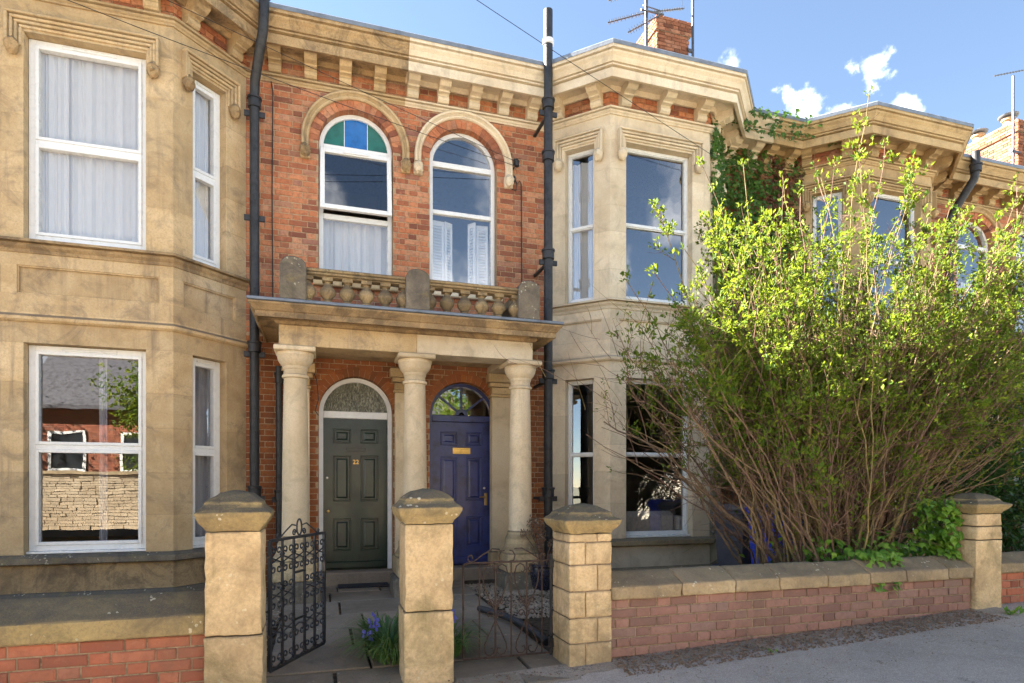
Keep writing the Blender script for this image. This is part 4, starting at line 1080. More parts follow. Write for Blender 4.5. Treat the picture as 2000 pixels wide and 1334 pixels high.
# ------------------------------------------------------------------ cables and small things on the wall
def cable(label, pts, r=.005, name='cable'):
    return tag(obj(name, MB().tube(pts, r, 5), 'cable'), label, 'cable')
def sag(a, b_, d, n=16):
    a, b_ = Vector(a), Vector(b_)
    return [tuple(a.lerp(b_, i / n) - Vector((0, 0, d * 4 * (i / n) * (1 - i / n)))) for i in range(n + 1)]
cable('overhead telephone cable from top left to the hooks above the shuttered window', sag((2.62, 8.40, 5.97), (-7.4, 5.8, 6.62), .12), .004, 'overhead_cable')
cable('second thin overhead cable to the hooks above the shuttered window', sag((2.66, 8.40, 6.03), (-7.4, 5.4, 7.1), .06), .0035, 'overhead_cable')
cable('overhead cable crossing the sky to the cream bay beside the ivy', sag((5.50, 7.70, 6.18), (-6.0, 5.55, 9.0), .04), .004, 'overhead_cable')
cable('black cable clipped down the brick beside the shuttered window', [(2.66, 8.47, 5.86), (2.70, 8.472, 5.74), (2.745, 8.475, 5.80), (2.765, 8.478, 5.76), (2.77, 8.48, 5.6), (2.775, 8.48, 4.6), (2.77, 8.48, 3.42)], .008)
cable('thin cable looping below the telephone hook on the brick', [(2.60, 8.45, 5.92), (2.56, 8.46, 5.80), (2.60, 8.46, 5.66), (2.68, 8.46, 5.64), (2.70, 8.47, 5.74)], .006)
cable('black cable down the brick beside the left downpipe', [(-.62, 8.47, 6.58), (-.60, 8.475, 6.45), (-.61, 8.478, 5.2), (-.60, 8.478, 3.42)], .007)
cable('drooping black cable under the porch beside the right thin pipe', [(2.80, 8.36, 2.9), (2.84, 8.40, 2.5), (2.86, 8.44, 2.1), (2.80, 8.46, 1.93), (2.74, 8.46, 1.9)], .007)
cable('black cable above the green door beside the left column', [(-.10, 8.40, 2.86), (-.06, 8.41, 2.75), (-.04, 8.42, 2.5), (-.08, 8.42, 2.36), (-.04, 8.45, 2.30)], .007)
hk = thing('telephone_hook', 'black telephone cable hooks fixed to the brick above the shuttered window', 'hook', (2.66, YF, 5.95))
obj('insulator', MB().lathe([(.02, -.06), (.035, -.05), (.028, -.01), (.04, .02), (.02, .05)], 2.68, 8.41, 6.02, 12), 'pipe', hk, smooth=True)
obj('junction_box', MB().box(2.60, 2.67, 8.43, 8.49, 5.76, 5.84), 'pipe', hk, bevel=.008)
obj('hook_arm', MB().tube([(2.68, 8.49, 6.06), (2.68, 8.41, 6.05), (2.68, 8.40, 5.98)], .010, 6).tube([(2.64, 8.49, 5.95), (2.64, 8.42, 5.95)], .010, 6), 'pipe', hk)
obj('wall_plate', MB().box(2.655, 2.705, 8.475, 8.49, 6.02, 6.11), 'pipe', hk)

# ------------------------------------------------------------------ aerials
def yagi(t, p, d, L, n, el):
    p, d = Vector(p), Vector(d).normalized(); sd = d.cross(Vector((0, 0, 1))).normalized()
    upv = sd.cross(d)
    obj('boom', MB().tube([p, p + d * L], .014, 6), 'alu', t)
    mb = MB()
    for i in range(n):
        q = p + d * (L * (i + .3) / n); mb.tube([q - sd * el - upv * .0, q + sd * el], .006, 4)
        mb.tube([q - upv * el * .6, q + upv * el * .6], .005, 4)
    obj('element_rods', mb, 'alu', t, kind='stuff')
t = thing('tv_aerial', 'tangle of dark television aerials on a mast left of the brick chimney', 'aerial', (6.35, 11.2, 9.0))
obj('mast', MB().tube([(6.35, 11.2, 8.4), (6.35, 11.2, 12.6)], .035, 8), 'alu', t)
yagi(t, (6.30, 11.2, 11.55), (-.9, .1, -.42), .85, 10, .09)
yagi(t, (6.30, 11.2, 11.05), (-.95, .1, -.38), .85, 10, .08)
yagi(t, (6.6, 11.1, 11.0), (-.75, -.2, -.62), 1.1, 12, .10)
yagi(t, (6.5, 11.25, 11.15), (.95, .2, .45), 1.0, 13, .06)
obj('reflector', MB().tube([(6.2, 11.15, 11.06), (6.75, 11.2, 11.12)], .02, 6).tube([(6.25, 11.15, 11.16), (6.7, 11.2, 11.18)], .012, 6), 'alu', t)
t = thing('tv_aerial', 'slim aerial mast strapped to the right side of the brick chimney', 'aerial', (7.5, 11.3, 9.4))
obj('mast', MB().tube([(7.5, 11.28, 9.9), (7.5, 11.28, 12.7)], .028, 8), 'alu', t)
obj('bracket', MB().box(7.38, 7.52, 11.26, 11.32, 10.2, 10.26).box(7.38, 7.52, 11.26, 11.32, 10.55, 10.6), 'alu', t)
obj('hanging_wire', MB().tube([(7.3, 11.3, 12.3), (7.22, 11.3, 11.9), (7.25, 11.3, 11.5)], .008, 5), 'cable', t)
t = thing('tv_aerial', 'thin rooftop aerial at the right edge above the far chimney', 'aerial', (16.9, 11.3, 10.0))
obj('mast', MB().tube([(16.95, 11.25, 9.4), (16.95, 11.25, 11.9)], .03, 8), 'alu', t)
yagi(t, (16.2, 11.2, 11.72), (.93, .1, .36), 2.2, 16, .05)
obj('bracket', MB().box(16.9, 17.2, 11.24, 11.3, 9.95, 10.0), 'alu', t)

# ------------------------------------------------------------------ curtains, shutters, sofa
def curtain(label, F, s0, s1, o, z0, z1, folds, amp, mat='curtain', group=None, gather=0.0):
    n = max(12, int(folds * 10)); mb = MB(); rows = 6
    rr = random.Random(hash(label) % 1000)
    ph = [rr.uniform(-.6, .6) for _ in range(n + 1)]
    for j in range(rows + 1):
        z = z0 + (z1 - z0) * j / rows
        for i in range(n + 1):
            t = i / n; s_ = s0 + (s1 - s0) * t + gather * math.sin(math.pi * j / rows) * (t - .5)
            dd = amp * math.sin(2 * math.pi * folds * t + ph[i] * .5 + .3 * j / rows) + amp * .4 * math.sin(2 * math.pi * folds * 2.7 * t)
            mb.v.append(F.pt(s_, o + dd, z))
    for j in range(rows):
        for i in range(n):
            a = j * (n + 1) + i; mb.f.append((a, a + 1, a + n + 2, a + n + 1))
    o_ = obj('curtain', mb, mat, smooth=True); return tag(o_, label, 'curtain', group)
FA, FB, FCc = BAY['A'][1], BAY['B'][1], BAY['C'][1]
curtain('white curtain across the upper front window of the left bay', FA[1], .22, 1.34, -.235, 4.04, 6.2, 7, .018)
curtain('gathered white curtain layer at the left side of the upper front left bay window', FA[1], .24, .55, -.20, 4.04, 6.2, 3, .012)
curtain('white curtain in the upper canted window of the left bay', FA[2], .243, .684, -.225, 4.04, 6.2, 3, .02)
curtain('grey curtain in the lower canted window of the left bay', FA[2], .243, .684, -.225, .66, 2.9, 4, .025, 'curtain_grey')
curtain('thin pale curtain edge in the middle of the lower front left bay window', FA[1], .80, .88, -.34, .6, 2.9, 1, .02, 'curtain_grey')
Fw = Face((-.92, YF), (PX1, YF))
curtain('white curtain in the arched window with coloured glass', Fw, XA + .92 - .45, XA + .92 + .45, -.24, ZW0, 5.06, 6, .02)
curtain('white curtain in the narrow upper window of the cream bay', FB[0], .295, .735, -.225, 4.04, 6.12, 3, .02)
curtain('white curtain in the arched window of the far house', Face((0, YF), (20, YF)), CX1 - .42, CX1 + .42, -.24, ZW0, 5.3, 5, .02)
def shutter(x0, x1, label, ang):
    t = thing('window_shutter', label, 'shutter', (x0, YF + .26, ZW0)); z0, z1 = ZW0 + .02, 5.20; y = YF + .27
    w = x1 - x0; ca, sa = math.cos(ang), math.sin(ang)
    def tr(mb):
        mb.v = [(x0 + x * ca - (q - y) * sa, y + x * sa + (q - y) * ca, z) for x, q, z in mb.v]; return mb
    obj('stile', tr(MB().box(0, .035, y, y + .025, z0, z1)), 'shutter', t); obj('stile', tr(MB().box(w - .035, w, y, y + .025, z0, z1)), 'shutter', t)
    obj('rail', tr(MB().box(.035, w - .035, y, y + .025, z0, z0 + .09)), 'shutter', t); obj('rail', tr(MB().box(.035, w - .035, y, y + .025, z1 - .07, z1)), 'shutter', t)
    n = 22
    for i in range(n):
        z = z0 + .10 + (z1 - z0 - .19) * i / (n - 1)
        obj('louvre', tr(MB().add([(.036, y - .005, z - .028), (w - .036, y - .005, z - .028), (w - .036, y + .03, z + .022), (.036, y + .03, z + .022), (.036, y - .009, z - .024), (w - .036, y - .009, z - .024), (w - .036, y + .026, z + .026), (.036, y + .026, z + .026)],
            [(0, 1, 2, 3), (4, 5, 6, 7), (0, 1, 5, 4), (2, 3, 7, 6)])), 'shutter', t)
shutter(XB - .42, XB - .22, 'outer left white louvred shutter leaf in the arched window', R(8))
shutter(XB - .215, XB - .08, 'inner left white louvred shutter leaf folded in the arched window', R(28))
shutter(XB + .12, XB + .25, 'inner right white louvred shutter leaf folded in the arched window', R(-50))
shutter(XB + .25, XB + .42, 'outer right white louvred shutter leaf in the arched window', R(-6))
s_ = thing('sofa', 'pale sofa back behind the lower front window of the cream bay', 'sofa', (4.65, 8.25, .5))
obj('sofa_back', MB().box(4.05, 5.10, 8.10, 8.32, .5, 1.0), 'sofa', s_, bevel=.07, smooth=True); obj('sofa_seat', MB().box(4.05, 5.10, 8.32, 8.9, .5, .80), 'sofa', s_, bevel=.05, smooth=True)
obj('sofa_arm', MB().box(5.12, 5.30, 8.12, 8.9, .5, .92), 'sofa', s_, bevel=.05, smooth=True)
M['dirt'] = asphalt('wall_foot_dirt', (0.30, 0.245, 0.195), (0.46, 0.39, 0.32))
# ------------------------------------------------------------------ path, step slabs
pth = struct('garden_path', sheet([-.40, 1.84], 4.30, 8.34, lambda x, y: path_z(y) - .022, 4), 'soil')
rows = [(4.30, 4.72), (4.72, 5.36), (5.36, 6.02), (6.02, 6.60), (6.60, 7.28), (7.28, 7.84), (7.84, 8.33)]
sr = random.Random(21)
for (y0, y1) in rows:
    x = -.40
    cuts = [-.40]
    while x < 1.55:
        x += sr.uniform(.42, .85); cuts.append(min(x, 1.84))
    if cuts[-1] < 1.84: cuts[-1] = 1.84
    for a, b_ in zip(cuts[:-1], cuts[1:]):
        g = .007; t = sr.uniform(-.004, .006); e = [sr.uniform(-.010, .010) for _ in range(8)]
        mb = MB(); pts = [(a + g + e[0], y0 + g + e[1]), (b_ - g + e[2], y0 + g + e[3]), (b_ - g + e[4], y1 - g + e[5]), (a + g + e[6], y1 - g + e[7])]
        mb.add([(px, py, path_z(py) - .05) for px, py in pts] + [(px, py, path_z(py) + t) for px, py in pts], [(3, 2, 1, 0), (4, 5, 6, 7), (0, 1, 5, 4), (1, 2, 6, 5), (2, 3, 7, 6), (3, 0, 4, 7)])
        obj('slab', mb, 'slab', pth, bevel=.008)
# threshold stones between the pillars, towards the pavement
for a, b_, y0 in ((-.36, .12, 4.06), (.12, .54, 4.05), (.90, 1.36, 4.02), (1.36, 1.76, 4.05)):
    obj('slab', MB().box(a + .006, b_ - .006, y0, 4.296, -.08, .004), 'slab', pth, bevel=.01)

# ------------------------------------------------------------------ gate pillars
def cap_mb(x, y, hw, z0, z1, peak):
    """moulded cap: ovolo, fillet, hollow and a low pyramid"""
    H_ = z1 - z0; lv = [(hw, 0), (hw * 1.06, .10), (hw * 1.22, .22), (hw * 1.32, .38), (hw * 1.34, .46), (hw * 1.30, .48), (hw * 1.22, .53), (hw * 1.10, .58), (hw * 1.02, .66), (hw * 1.0, .72), (hw * .55, .72 + .28 * .75), (hw * .10, 1.0)]
    mb = MB(); n = 4
    for r, t in lv:
        z = z0 + H_ * t
        mb.v += [(x - r, y - r, z), (x + r, y - r, z), (x + r, y + r, z), (x - r, y + r, z)]
    for i in range(len(lv) - 1):
        for k in range(4): mb.f.append((i * 4 + k, i * 4 + (k + 1) % 4, (i + 1) * 4 + (k + 1) % 4, (i + 1) * 4 + k))
    mb.f.append((3, 2, 1, 0)); q = (len(lv) - 1) * 4; mb.f.append((q, q + 1, q + 2, q + 3))
    return mb
def stone_obj(name, mb, mat, parent, wear=.006, bev=.012):
    """worn block: subdivided, edges knocked off, surface uneven"""
    me = bpy.data.meshes.new(name); me.from_pydata(mb.v, [], mb.f)
    bm = bmesh.new(); bm.from_mesh(me); bmesh.ops.recalc_face_normals(bm, faces=bm.faces)
    bmesh.ops.bevel(bm, geom=[e for e in bm.edges if e.calc_face_angle(0) > .5], offset=bev, segments=2, profile=.55, affect='EDGES')
    for _ in range(2):
        le = [e for e in bm.edges if e.calc_length() > .05]
        if le: bmesh.ops.subdivide_edges(bm, edges=le, cuts=2, use_grid_fill=True)
    bmesh.ops.triangulate(bm, faces=[f for f in bm.faces if len(f.verts) > 4])
    for v in bm.verts:
        c = v.co
        v.co = c + Vector((mnoise.noise(c * 14), mnoise.noise(c * 14 + Vector((9, 3, 1))), .6 * mnoise.noise(c * 14 + Vector((2, 8, 5))))) * wear + Vector((mnoise.noise(c * 40), mnoise.noise(c * 40 + Vector((5, 5, 5))), 0)) * wear * .4
    bm.to_mesh(me); bm.free()
    for p in me.polygons: p.use_smooth = True
    me.set_sharp_from_angle(angle=R(50))
    o = bpy.data.objects.new(name, me); me.materials.append(M[mat]); C.objects.link(o); place(o, (0, 0, 0), parent); return o
def pillar(label, x0, x1, zb, zc, zt, joints, blocks=False, depth=.35, y0=4.25, group='stone gate pillars'):
    x = (x0 + x1) / 2; hw = (x1 - x0) / 2; y = y0 + hw
    t = thing('gate_pillar', label, 'pillar', (x, y, zb), group)
    zs = [zb - .15] + joints + [zc]
    for i in range(len(zs) - 1):
        a, b_ = zs[i] + (.003 if i else 0), zs[i + 1] - .003
        if blocks:
            sp = x0 + (x1 - x0) * (.66 if i % 2 else .38)
            stone_obj('stone_block', MB().box(x0, sp - .003, y - hw, y + hw, a, b_), 'stone_pillar', t, .004)
            stone_obj('stone_block', MB().box(sp + .003, x1, y - hw, y + hw, a, b_), 'stone_pillar', t, .004)
        else:
            stone_obj('stone_block', MB().box(x0 - (.006 if i == 0 else 0), x1 + (.006 if i == 0 else 0), y - hw, y + hw, a, b_), 'stone_pillar', t, .009)
    if blocks: obj('mortar_core', MB().box(x0 + .012, x1 - .012, y - hw + .012, y + hw - .012, zb - .1, zc - .01), 'mortar_dark', t)
    stone_obj('cap', cap_mb(x, y, hw, zc, zt, 0), 'stone_cap', t, .012, .007)
    return t
pillar('left stone gate pillar with domed sooty cap beside the ornate open gate', -.70, -.37, gz(-.5), 1.085, 1.345, [.42])
pillar('middle stone gate pillar with cracked mossy base between the two gates', .55, .885, gz(.7), 1.11, 1.355, [.50])
pillar('squat gate pillar of coursed stone blocks at the end of the brick wall', 1.765, 2.115, gz(1.9), 1.015, 1.235, [.19, .38, .58, .78, .95], True)
pillar('narrow far gate pillar with ivy on its left side', 5.92, 6.25, gz(6.1), 1.11, 1.305, [.86, .99])

# ------------------------------------------------------------------ garden walls
def coping_prof(z, hgt, y0, dpt):
    return [(y0 - .045, z), (y0 - .045, z + hgt * .50), (y0 - .03, z + hgt * .55), (y0 + dpt * .45, z + hgt * .95), (y0 + dpt * .62, z + hgt), (y0 + dpt + .03, z + hgt * .6), (y0 + dpt + .03, z)]
def garden_wall(label, x0, x1, zc, hc, lens, bmat, mort, zb=None, y0=4.30, d=.26, cmat='stone_coping'):
    t = thing('garden_wall', label, 'wall', ((x0 + x1) / 2, y0, gz((x0 + x1) / 2)))
    core = obj('wall_core', MB().box(x0, x1, y0, y0 + d, -.3, zc - .002), mort, t)
    F = Face((x0, y0), (x1, y0))
    z0 = zc - .075 * 8 - .006
    bl = [b_ for b_ in brick_field(F, 0, x1 - x0, z0, zc - .004, pitch=.0755, stretcher=.232, joint=.010) if b_[1] > gz(x0 + b_[0]) - .05]
    lay_bricks(core, F, bl, bmat, 300)
    pr = coping_prof(zc, hc, y0, d); x = x0; i = 0
    while x < x1 - .02:
        L = lens[i % len(lens)]; i += 1; b_ = min(x + L, x1)
        if x1 - b_ < .15: b_ = x1
        n = len(pr); a_ = x + .004; e_ = b_ - .004; dz = rng.uniform(-.006, .006)
        mb = MB().add([(a_, y, z + dz) for y, z in pr] + [(e_, y, z + dz) for y, z in pr], [tuple(range(n)), tuple(range(n, 2 * n))[::-1]] + [(k, (k + 1) % n, (k + 1) % n + n, k + n) for k in range(n)])
        stone_obj('coping_stone', mb, cmat, t, .009)
        x = b_
    return t
garden_wall('low brick garden wall with stone coping below the big shrub', 2.115, 5.90, .50, .20, [.62, .50, .44, .50, .47, .42, .52, .40], 'brick_wall', 'mortar_dark')
garden_wall('low red brick garden wall with thick weathered coping under the left bay', -5.2, -.70, .435, .24, [1.9, 1.3, 1.6], 'brick_left', 'mortar_dark', y0=4.32, d=.34, cmat='stone_cap')
garden_wall('broken red brick wall beyond the far gate pillar at the right edge', 6.27, 9.6, .52, .18, [.9, .7, .8], 'brick_left', 'mortar_dark', y0=4.34)

# ------------------------------------------------------------------ gates
def spiral(c, u, v, r0, turns, a0, sgn=1, n=14):
    """points of a scroll in the plane (u, v), tightening to its centre"""
    pts = []
    for i in range(n + 1):
        t = i / n; a = a0 + sgn * turns * 2 * math.pi * t; r = r0 * (1 - .72 * t)
        pts.append(c + u * (r * math.cos(a)) + v * (r * math.sin(a)))
    return pts
def gate_open():
    t = thing('garden_gate', 'ornate black wrought iron gate standing open beside the left pillar', 'gate', (-.345, 4.66, .0), 'iron garden gates')
    o = Vector((-.352, 4.70, .05)); e = Vector((.020, 5.42, .05)); U = (e - o).normalized(); V = Vector((0, 0, 1)); Lg = (e - o).length; H_ = .93
    P = lambda s_, z: o + U * s_ + V * z
    fr = MB()
    def bar(mb, a, b_, w):                                             # flat square bar
        a, b_ = Vector(a), Vector(b_); d = (b_ - a).normalized(); q = U if abs(d.dot(U)) < .5 else V; nn = d.cross(q).normalized()
        vs = []
        for p in (a, b_):
            for s1, s2 in ((-1, -1), (1, -1), (1, 1), (-1, 1)): vs.append(p + q * s1 * w + nn * s2 * w * .8)
        mb.add(vs, [(3, 2, 1, 0), (4, 5, 6, 7), (0, 1, 5, 4), (1, 2, 6, 5), (2, 3, 7, 6), (3, 0, 4, 7)])
    bars = [0, Lg * .2, Lg * .4, Lg * .6, Lg * .8, Lg]
    for i, s_ in enumerate(bars):
        m = MB(); bar(m, P(s_, 0), P(s_, H_), .013 if i in (0, 5) else .009); obj('stile' if i in (0, 5) else 'upright', m, 'iron', t)
    for z in (0, H_):
        m = MB(); bar(m, P(0, z), P(Lg, z), .011); obj('rail', m, 'iron', t)
    w = Lg / 5; mid = [P(0, 0)]
    m = MB(); bar(m, P(bars[2], .66), P(bars[3], .66), .009); obj('rail', m, 'iron', t)
    m = MB(); bar(m, P(bars[2], .30), P(bars[3], .30), .009); obj('rail', m, 'iron', t)
    for c in range(5):
        sc = (bars[c] + bars[c + 1]) / 2
        zs = [.07, .20, .33, .46, .59, .72, .85]
        for k, z in enumerate(zs):
            if c == 2 and .30 < z < .66: continue
            flip = 1 if k % 2 == 0 else -1
            m = MB()
            for sg in (-1, 1):
                cen = P(sc + sg * w * .235, z)
                sp = spiral(cen, U * sg, V * flip, .034, 1.15, R(-60), 1)
                start = P(sc + sg * .006, z - flip * .062)
                m.tube([start, P(sc + sg * w * .40, z - flip * .045)] + sp, .0062, 5)
            obj('scroll', m, 'iron', t)
    # cresting
    cm = MB(); cen = P(Lg * .5, H_ + .075)
    cm.tube([cen + U * .036 * math.cos(R(a)) + V * .062 * math.sin(R(a)) for a in range(0, 361, 24)], .007, 5)
    for sg in (-1, 1):
        cm.tube(spiral(P(Lg * .5 + sg * .075, H_ + .035), U * sg, V, .028, 1.2, R(180), -1), .006, 5)
        cm.tube([P(Lg * .5 + sg * .05, H_ + .09), P(Lg * .5 + sg * .11, H_ + .10), P(Lg * .5 + sg * .20, H_ + .055), P(Lg * .5 + sg * .28, H_ + .01)], .006, 5)
        cm.tube(spiral(P(Lg * .5 + sg * .30, H_ + .028), U * sg, V, .022, 1.1, R(200), 1), .006, 5)
    obj('cresting', cm, 'iron', t)
    obj('latch_plate', MB().box(.0, .028, 5.38, 5.44, .66, .74), 'iron', t)
    for z in (.25, .82):
        m = MB(); m.tube([P(0, z), P(-.03, z) + Vector((-.03, -.06, 0))], .010, 6); obj('hinge', m, 'rust', t)
gate_open()
def gate_closed():
    t = thing('garden_gate', 'thin rusty iron gate closed between the middle and right pillars', 'gate', (1.4, 4.62, .0), 'iron garden gates')
    y = 4.60; X = [1.035 + .128 * i for i in range(6)]; z0, zt = .045, .78; U = Vector((1, 0, 0)); V = Vector((0, 0, 1)); P = lambda x, z: Vector((x, y, z))
    for i, x in enumerate(X): obj('upright', MB().tube([P(x, z0), P(x, zt - (.012 if i == 0 else 0))], .0075 if i in (0, 2, 4) else .006, 6), 'rust', t)
    obj('rail', MB().tube([P(X[0], zt - .03), P(X[0] + .012, zt - .006), P(X[0] + .04, zt), P(X[5], zt), P(1.765, zt + .005)], .008, 6), 'rust', t)
    obj('rail', MB().tube([P(X[0], z0), P(1.765, z0)], .008, 6), 'rust', t)
    obj('hinge_stile', MB().tube([P(1.752, z0 - .02), P(1.752, zt + .05)], .012, 6), 'iron', t)
    for z in (zt - .02, .13): obj('hinge', MB().box(1.735, 1.775, y - .03, y + .02, z - .035, z + .035), 'iron', t)
    for i in (2, 4):
        m = MB(); xc = X[i]
        for sg in (-1, 1):
            # heart at the top
            m.tube([P(xc, .40), P(xc + sg * .06, .52), P(xc + sg * .095, .62), P(xc + sg * .10, .69), P(xc + sg * .085, .745), P(xc + sg * .055, .765), P(xc + sg * .025, .75), P(xc + sg * .012, .715), P(xc + sg * .03, .695), P(xc + sg * .045, .705)], .0055, 5)
            # pointed drop at the bottom
            m.tube([P(xc, .33), P(xc + sg * .04, .25), P(xc + sg * .085, .15), P(xc + sg * .09, .10), P(xc + sg * .07, .065), P(xc + sg * .035, .06), P(xc + sg * .012, .085), P(xc + sg * .02, .115), P(xc + sg * .04, .11)], .0055, 5)
            # centre scrolls
            m.tube([P(xc, .34), P(xc + sg * .02, .365)] + spiral(P(xc + sg * .045, .375), U * sg, V, .03, 1.1, R(200), -1), .005, 5)
            m.tube([P(xc, .44), P(xc + sg * .02, .455)] + spiral(P(xc + sg * .042, .47), U * sg, V, .028, 1.1, R(200), -1), .005, 5)
        obj('scrollwork', m, 'rust', t)
    m = MB(); xm = (X[2] + X[3]) / 2 + .03
    for sg in (-1, 1):
        m.tube([P(xm + sg * .02, zt + .005)] + [P(xm + sg * q, zt + h_) for q, h_ in ((.055, .012), (.065, .05), (.045, .085), (.02, .09))], .0055, 5)
        m.tube([P(xm + sg * .06, zt + .10), P(xm + sg * .12, zt + .105), P(xm + sg * .20, zt + .06), P(xm + sg * .27, zt + .01)], .0055, 5)
        m.tube(spiral(P(xm + sg * .29, zt + .04), U * sg, V, .034, 1.0, R(230), 1), .0055, 5)
    obj('cresting', m, 'rust', t)
gate_closed()
tag(obj('gate_latch', MB().tube([(.80, 4.61, 1.17), (.93, 4.55, 1.17)], .018, 8).tube([(.93, 4.55, 1.17), (.955, 4.54, 1.17)], .026, 8), 'rust'), 'rusty iron hinge pin sticking out of the middle pillar cap', 'hinge pin')

def pav_z(x, y): return gz(x) + 0.012 * mnoise.noise(Vector((x * .9, y * 1.3, 0))) + (0.02 * (y - 3.9) if y > 3.9 else 0)
# ------------------------------------------------------------------ small garden things
dm = MB().box(.20, .84, 8.05, 8.30, path_z(8) + .006, path_z(8) + .028)
tag(obj('door_mat', dm, 'mat', bevel=.005), 'dark doormat at the foot of the green door step', 'doormat')
def pebbles(name, label, x0, x1, y0, y1, n, zf, seed, smin=.010, smax=.024, mat='gravel'):
    r = random.Random(seed); mb = MB()
    base = [(1, 0, 0), (0, 1, 0), (-1, 0, 0), (0, -1, 0), (0, 0, 1), (0, 0, -1)]
    fs = [(0, 1, 4), (1, 2, 4), (2, 3, 4), (3, 0, 4), (1, 0, 5), (2, 1, 5), (3, 2, 5), (0, 3, 5)]
    for _ in range(n):
        x, y = r.uniform(x0, x1), r.uniform(y0, y1); s_ = r.uniform(smin, smax); a = r.uniform(0, 6.3); ca, sa = math.cos(a), math.sin(a)
        sx, sy, sz = s_ * r.uniform(.7, 1.3), s_ * r.uniform(.6, 1.0), s_ * r.uniform(.35, .7); z = zf(x, y) + sz * .4
        mb.add([(x + (bx * sx * ca - by * sy * sa), y + (bx * sx * sa + by * sy * ca), z + bz * sz + bx * r.uniform(-.3, .3) * sz) for bx, by, bz in base], fs)
    o = obj(name, mb, mat, kind='stuff'); o['label'] = label; o['category'] = 'gravel'; return o
pebbles('gravel', 'pale gravel and dry leaf litter right of the path beyond the closed gate', 1.80, 2.75, 5.7, 7.9, 2600, lambda x, y: .075, 5)
struct('gravel_bed', sheet([1.78, 2.80], 4.65, 8.0, lambda x, y: path_z(y) + .004, 2), 'soil')
pebbles('gravel', 'pale gravel seen through the open gate in the left garden', -1.6, -.42, 4.7, 8.0, 3200, lambda x, y: .02, 6, .012, .03)
pebbles('litter', 'leaf litter and grit along the foot of the brick garden wall', 2.1, 5.9, 3.92, 4.29, 2600, lambda x, y: pav_z(x, y) + .004 + .012 * max(0, min(1, (y - 4.0) / .25)), 8, .005, .014, 'dry')
pebbles('grit', 'scattered pale grit on the pavement beside the wall', 2.0, 6.0, 3.4, 4.28, 260, lambda x, y: gz(x) + .006 + .02 * max(0, y - 3.9), 9, .004, .010, 'gravel')
pebbles('litter', 'dry leaf scraps caught along the path edges by the gate pillars', -.38, 1.8, 4.05, 4.32, 240, lambda x, y: .006, 10, .004, .012, 'dry')
# dirt washed up along the foot of the walls, over the tarmac
dmb = MB(); xs_ = [-1.0 + .03 * i for i in range(240)]; nn = len(xs_)
for x in xs_:
    yf_ = 4.10 - .10 * abs(mnoise.noise(Vector((x * 1.7, 2, 0)))) - .06 * mnoise.noise(Vector((x * 6, 5, 0))) - .04 * mnoise.noise(Vector((x * 17, 3, 0)))
    if -.37 < x < 1.76: yf_ = 4.02
    dmb.v += [(x, yf_, pav_z(x, yf_) + .002), (x, (yf_ + 4.3) / 2, pav_z(x, 4.2) + .010), (x, 4.33, pav_z(x, 4.33) + .016)]
for i in range(nn - 1):
    for j in range(2): a = i * 3 + j; dmb.f.append((a, a + 3, a + 4, a + 1))
struct('dirt_strip', dmb, 'dirt', smooth=True)
# ribbed black drain hose lying beside the path
hp = []
for i in range(15):
    t_ = i / 14; hp.append((1.60 + .12 * math.sin(t_ * 2.0) + t_ * .12, 6.35 - 1.45 * t_, .075 + .03 * math.sin(t_ * 3.1) - .03 * t_))
n_ = 120; pts = []; rad = []
for i in range(n_):
    t_ = i / (n_ - 1) * 13.999; k = int(t_); f_ = t_ - k; a, b_ = Vector(hp[k]), Vector(hp[k + 1]); pts.append(a.lerp(b_, f_)); rad.append(.034 if i % 2 else .028)
tag(obj('drain_hose', MB().tube(pts, rad, 10), 'pipe'), 'ribbed black hose lying on the path beside the closed gate', 'hose')
# glazed pot with dried flower heads
pt = thing('plant_pot', 'dark blue glazed pot with dried flower heads between porch and right pillar', 'plant pot', (2.66, 7.25, .08))
obj('pot', MB().lathe([(.12, 0), (.15, .06), (.175, .2), (.17, .28), (.19, .30), (.19, .33), (.16, .33), (.15, .28)], 2.66, 7.25, .08, 20), 'blue_pot', pt, smooth=True)
st_, hd = MB(), MB(); pr_ = random.Random(4)
for k in range(16):
    a = pr_.uniform(0, 6.3); q = pr_.uniform(.1, .32); top = Vector((2.66 + q * math.cos(a), 7.25 + q * .7 * math.sin(a), .08 + pr_.uniform(.55, .95)))
    st_.tube([(2.66 + .05 * math.cos(a), 7.25 + .05 * math.sin(a), .36), (2.66 + q * .5 * math.cos(a), 7.25 + q * .4 * math.sin(a), .36 + (top.z - .36) * .6), top], [.006, .005, .004], 5)
    for j in range(38):
        d = Vector((pr_.gauss(0, 1), pr_.gauss(0, 1), pr_.gauss(0, 1))).normalized() * .06 * pr_.uniform(.5, 1); p = top + d; s2 = .012
        u1 = Vector((pr_.gauss(0, 1), pr_.gauss(0, 1), pr_.gauss(0, 1))).normalized() * s2; v1 = u1.cross(Vector((pr_.gauss(0, 1), pr_.gauss(0, 1), pr_.gauss(0, 1)))).normalized() * s2
        hd.add([p - u1, p + v1, p + u1, p - v1], [(0, 1, 2, 3)])
obj('stems', st_, 'twig', pt); obj('dried_flowers', hd, 'dry', pt, kind='stuff')
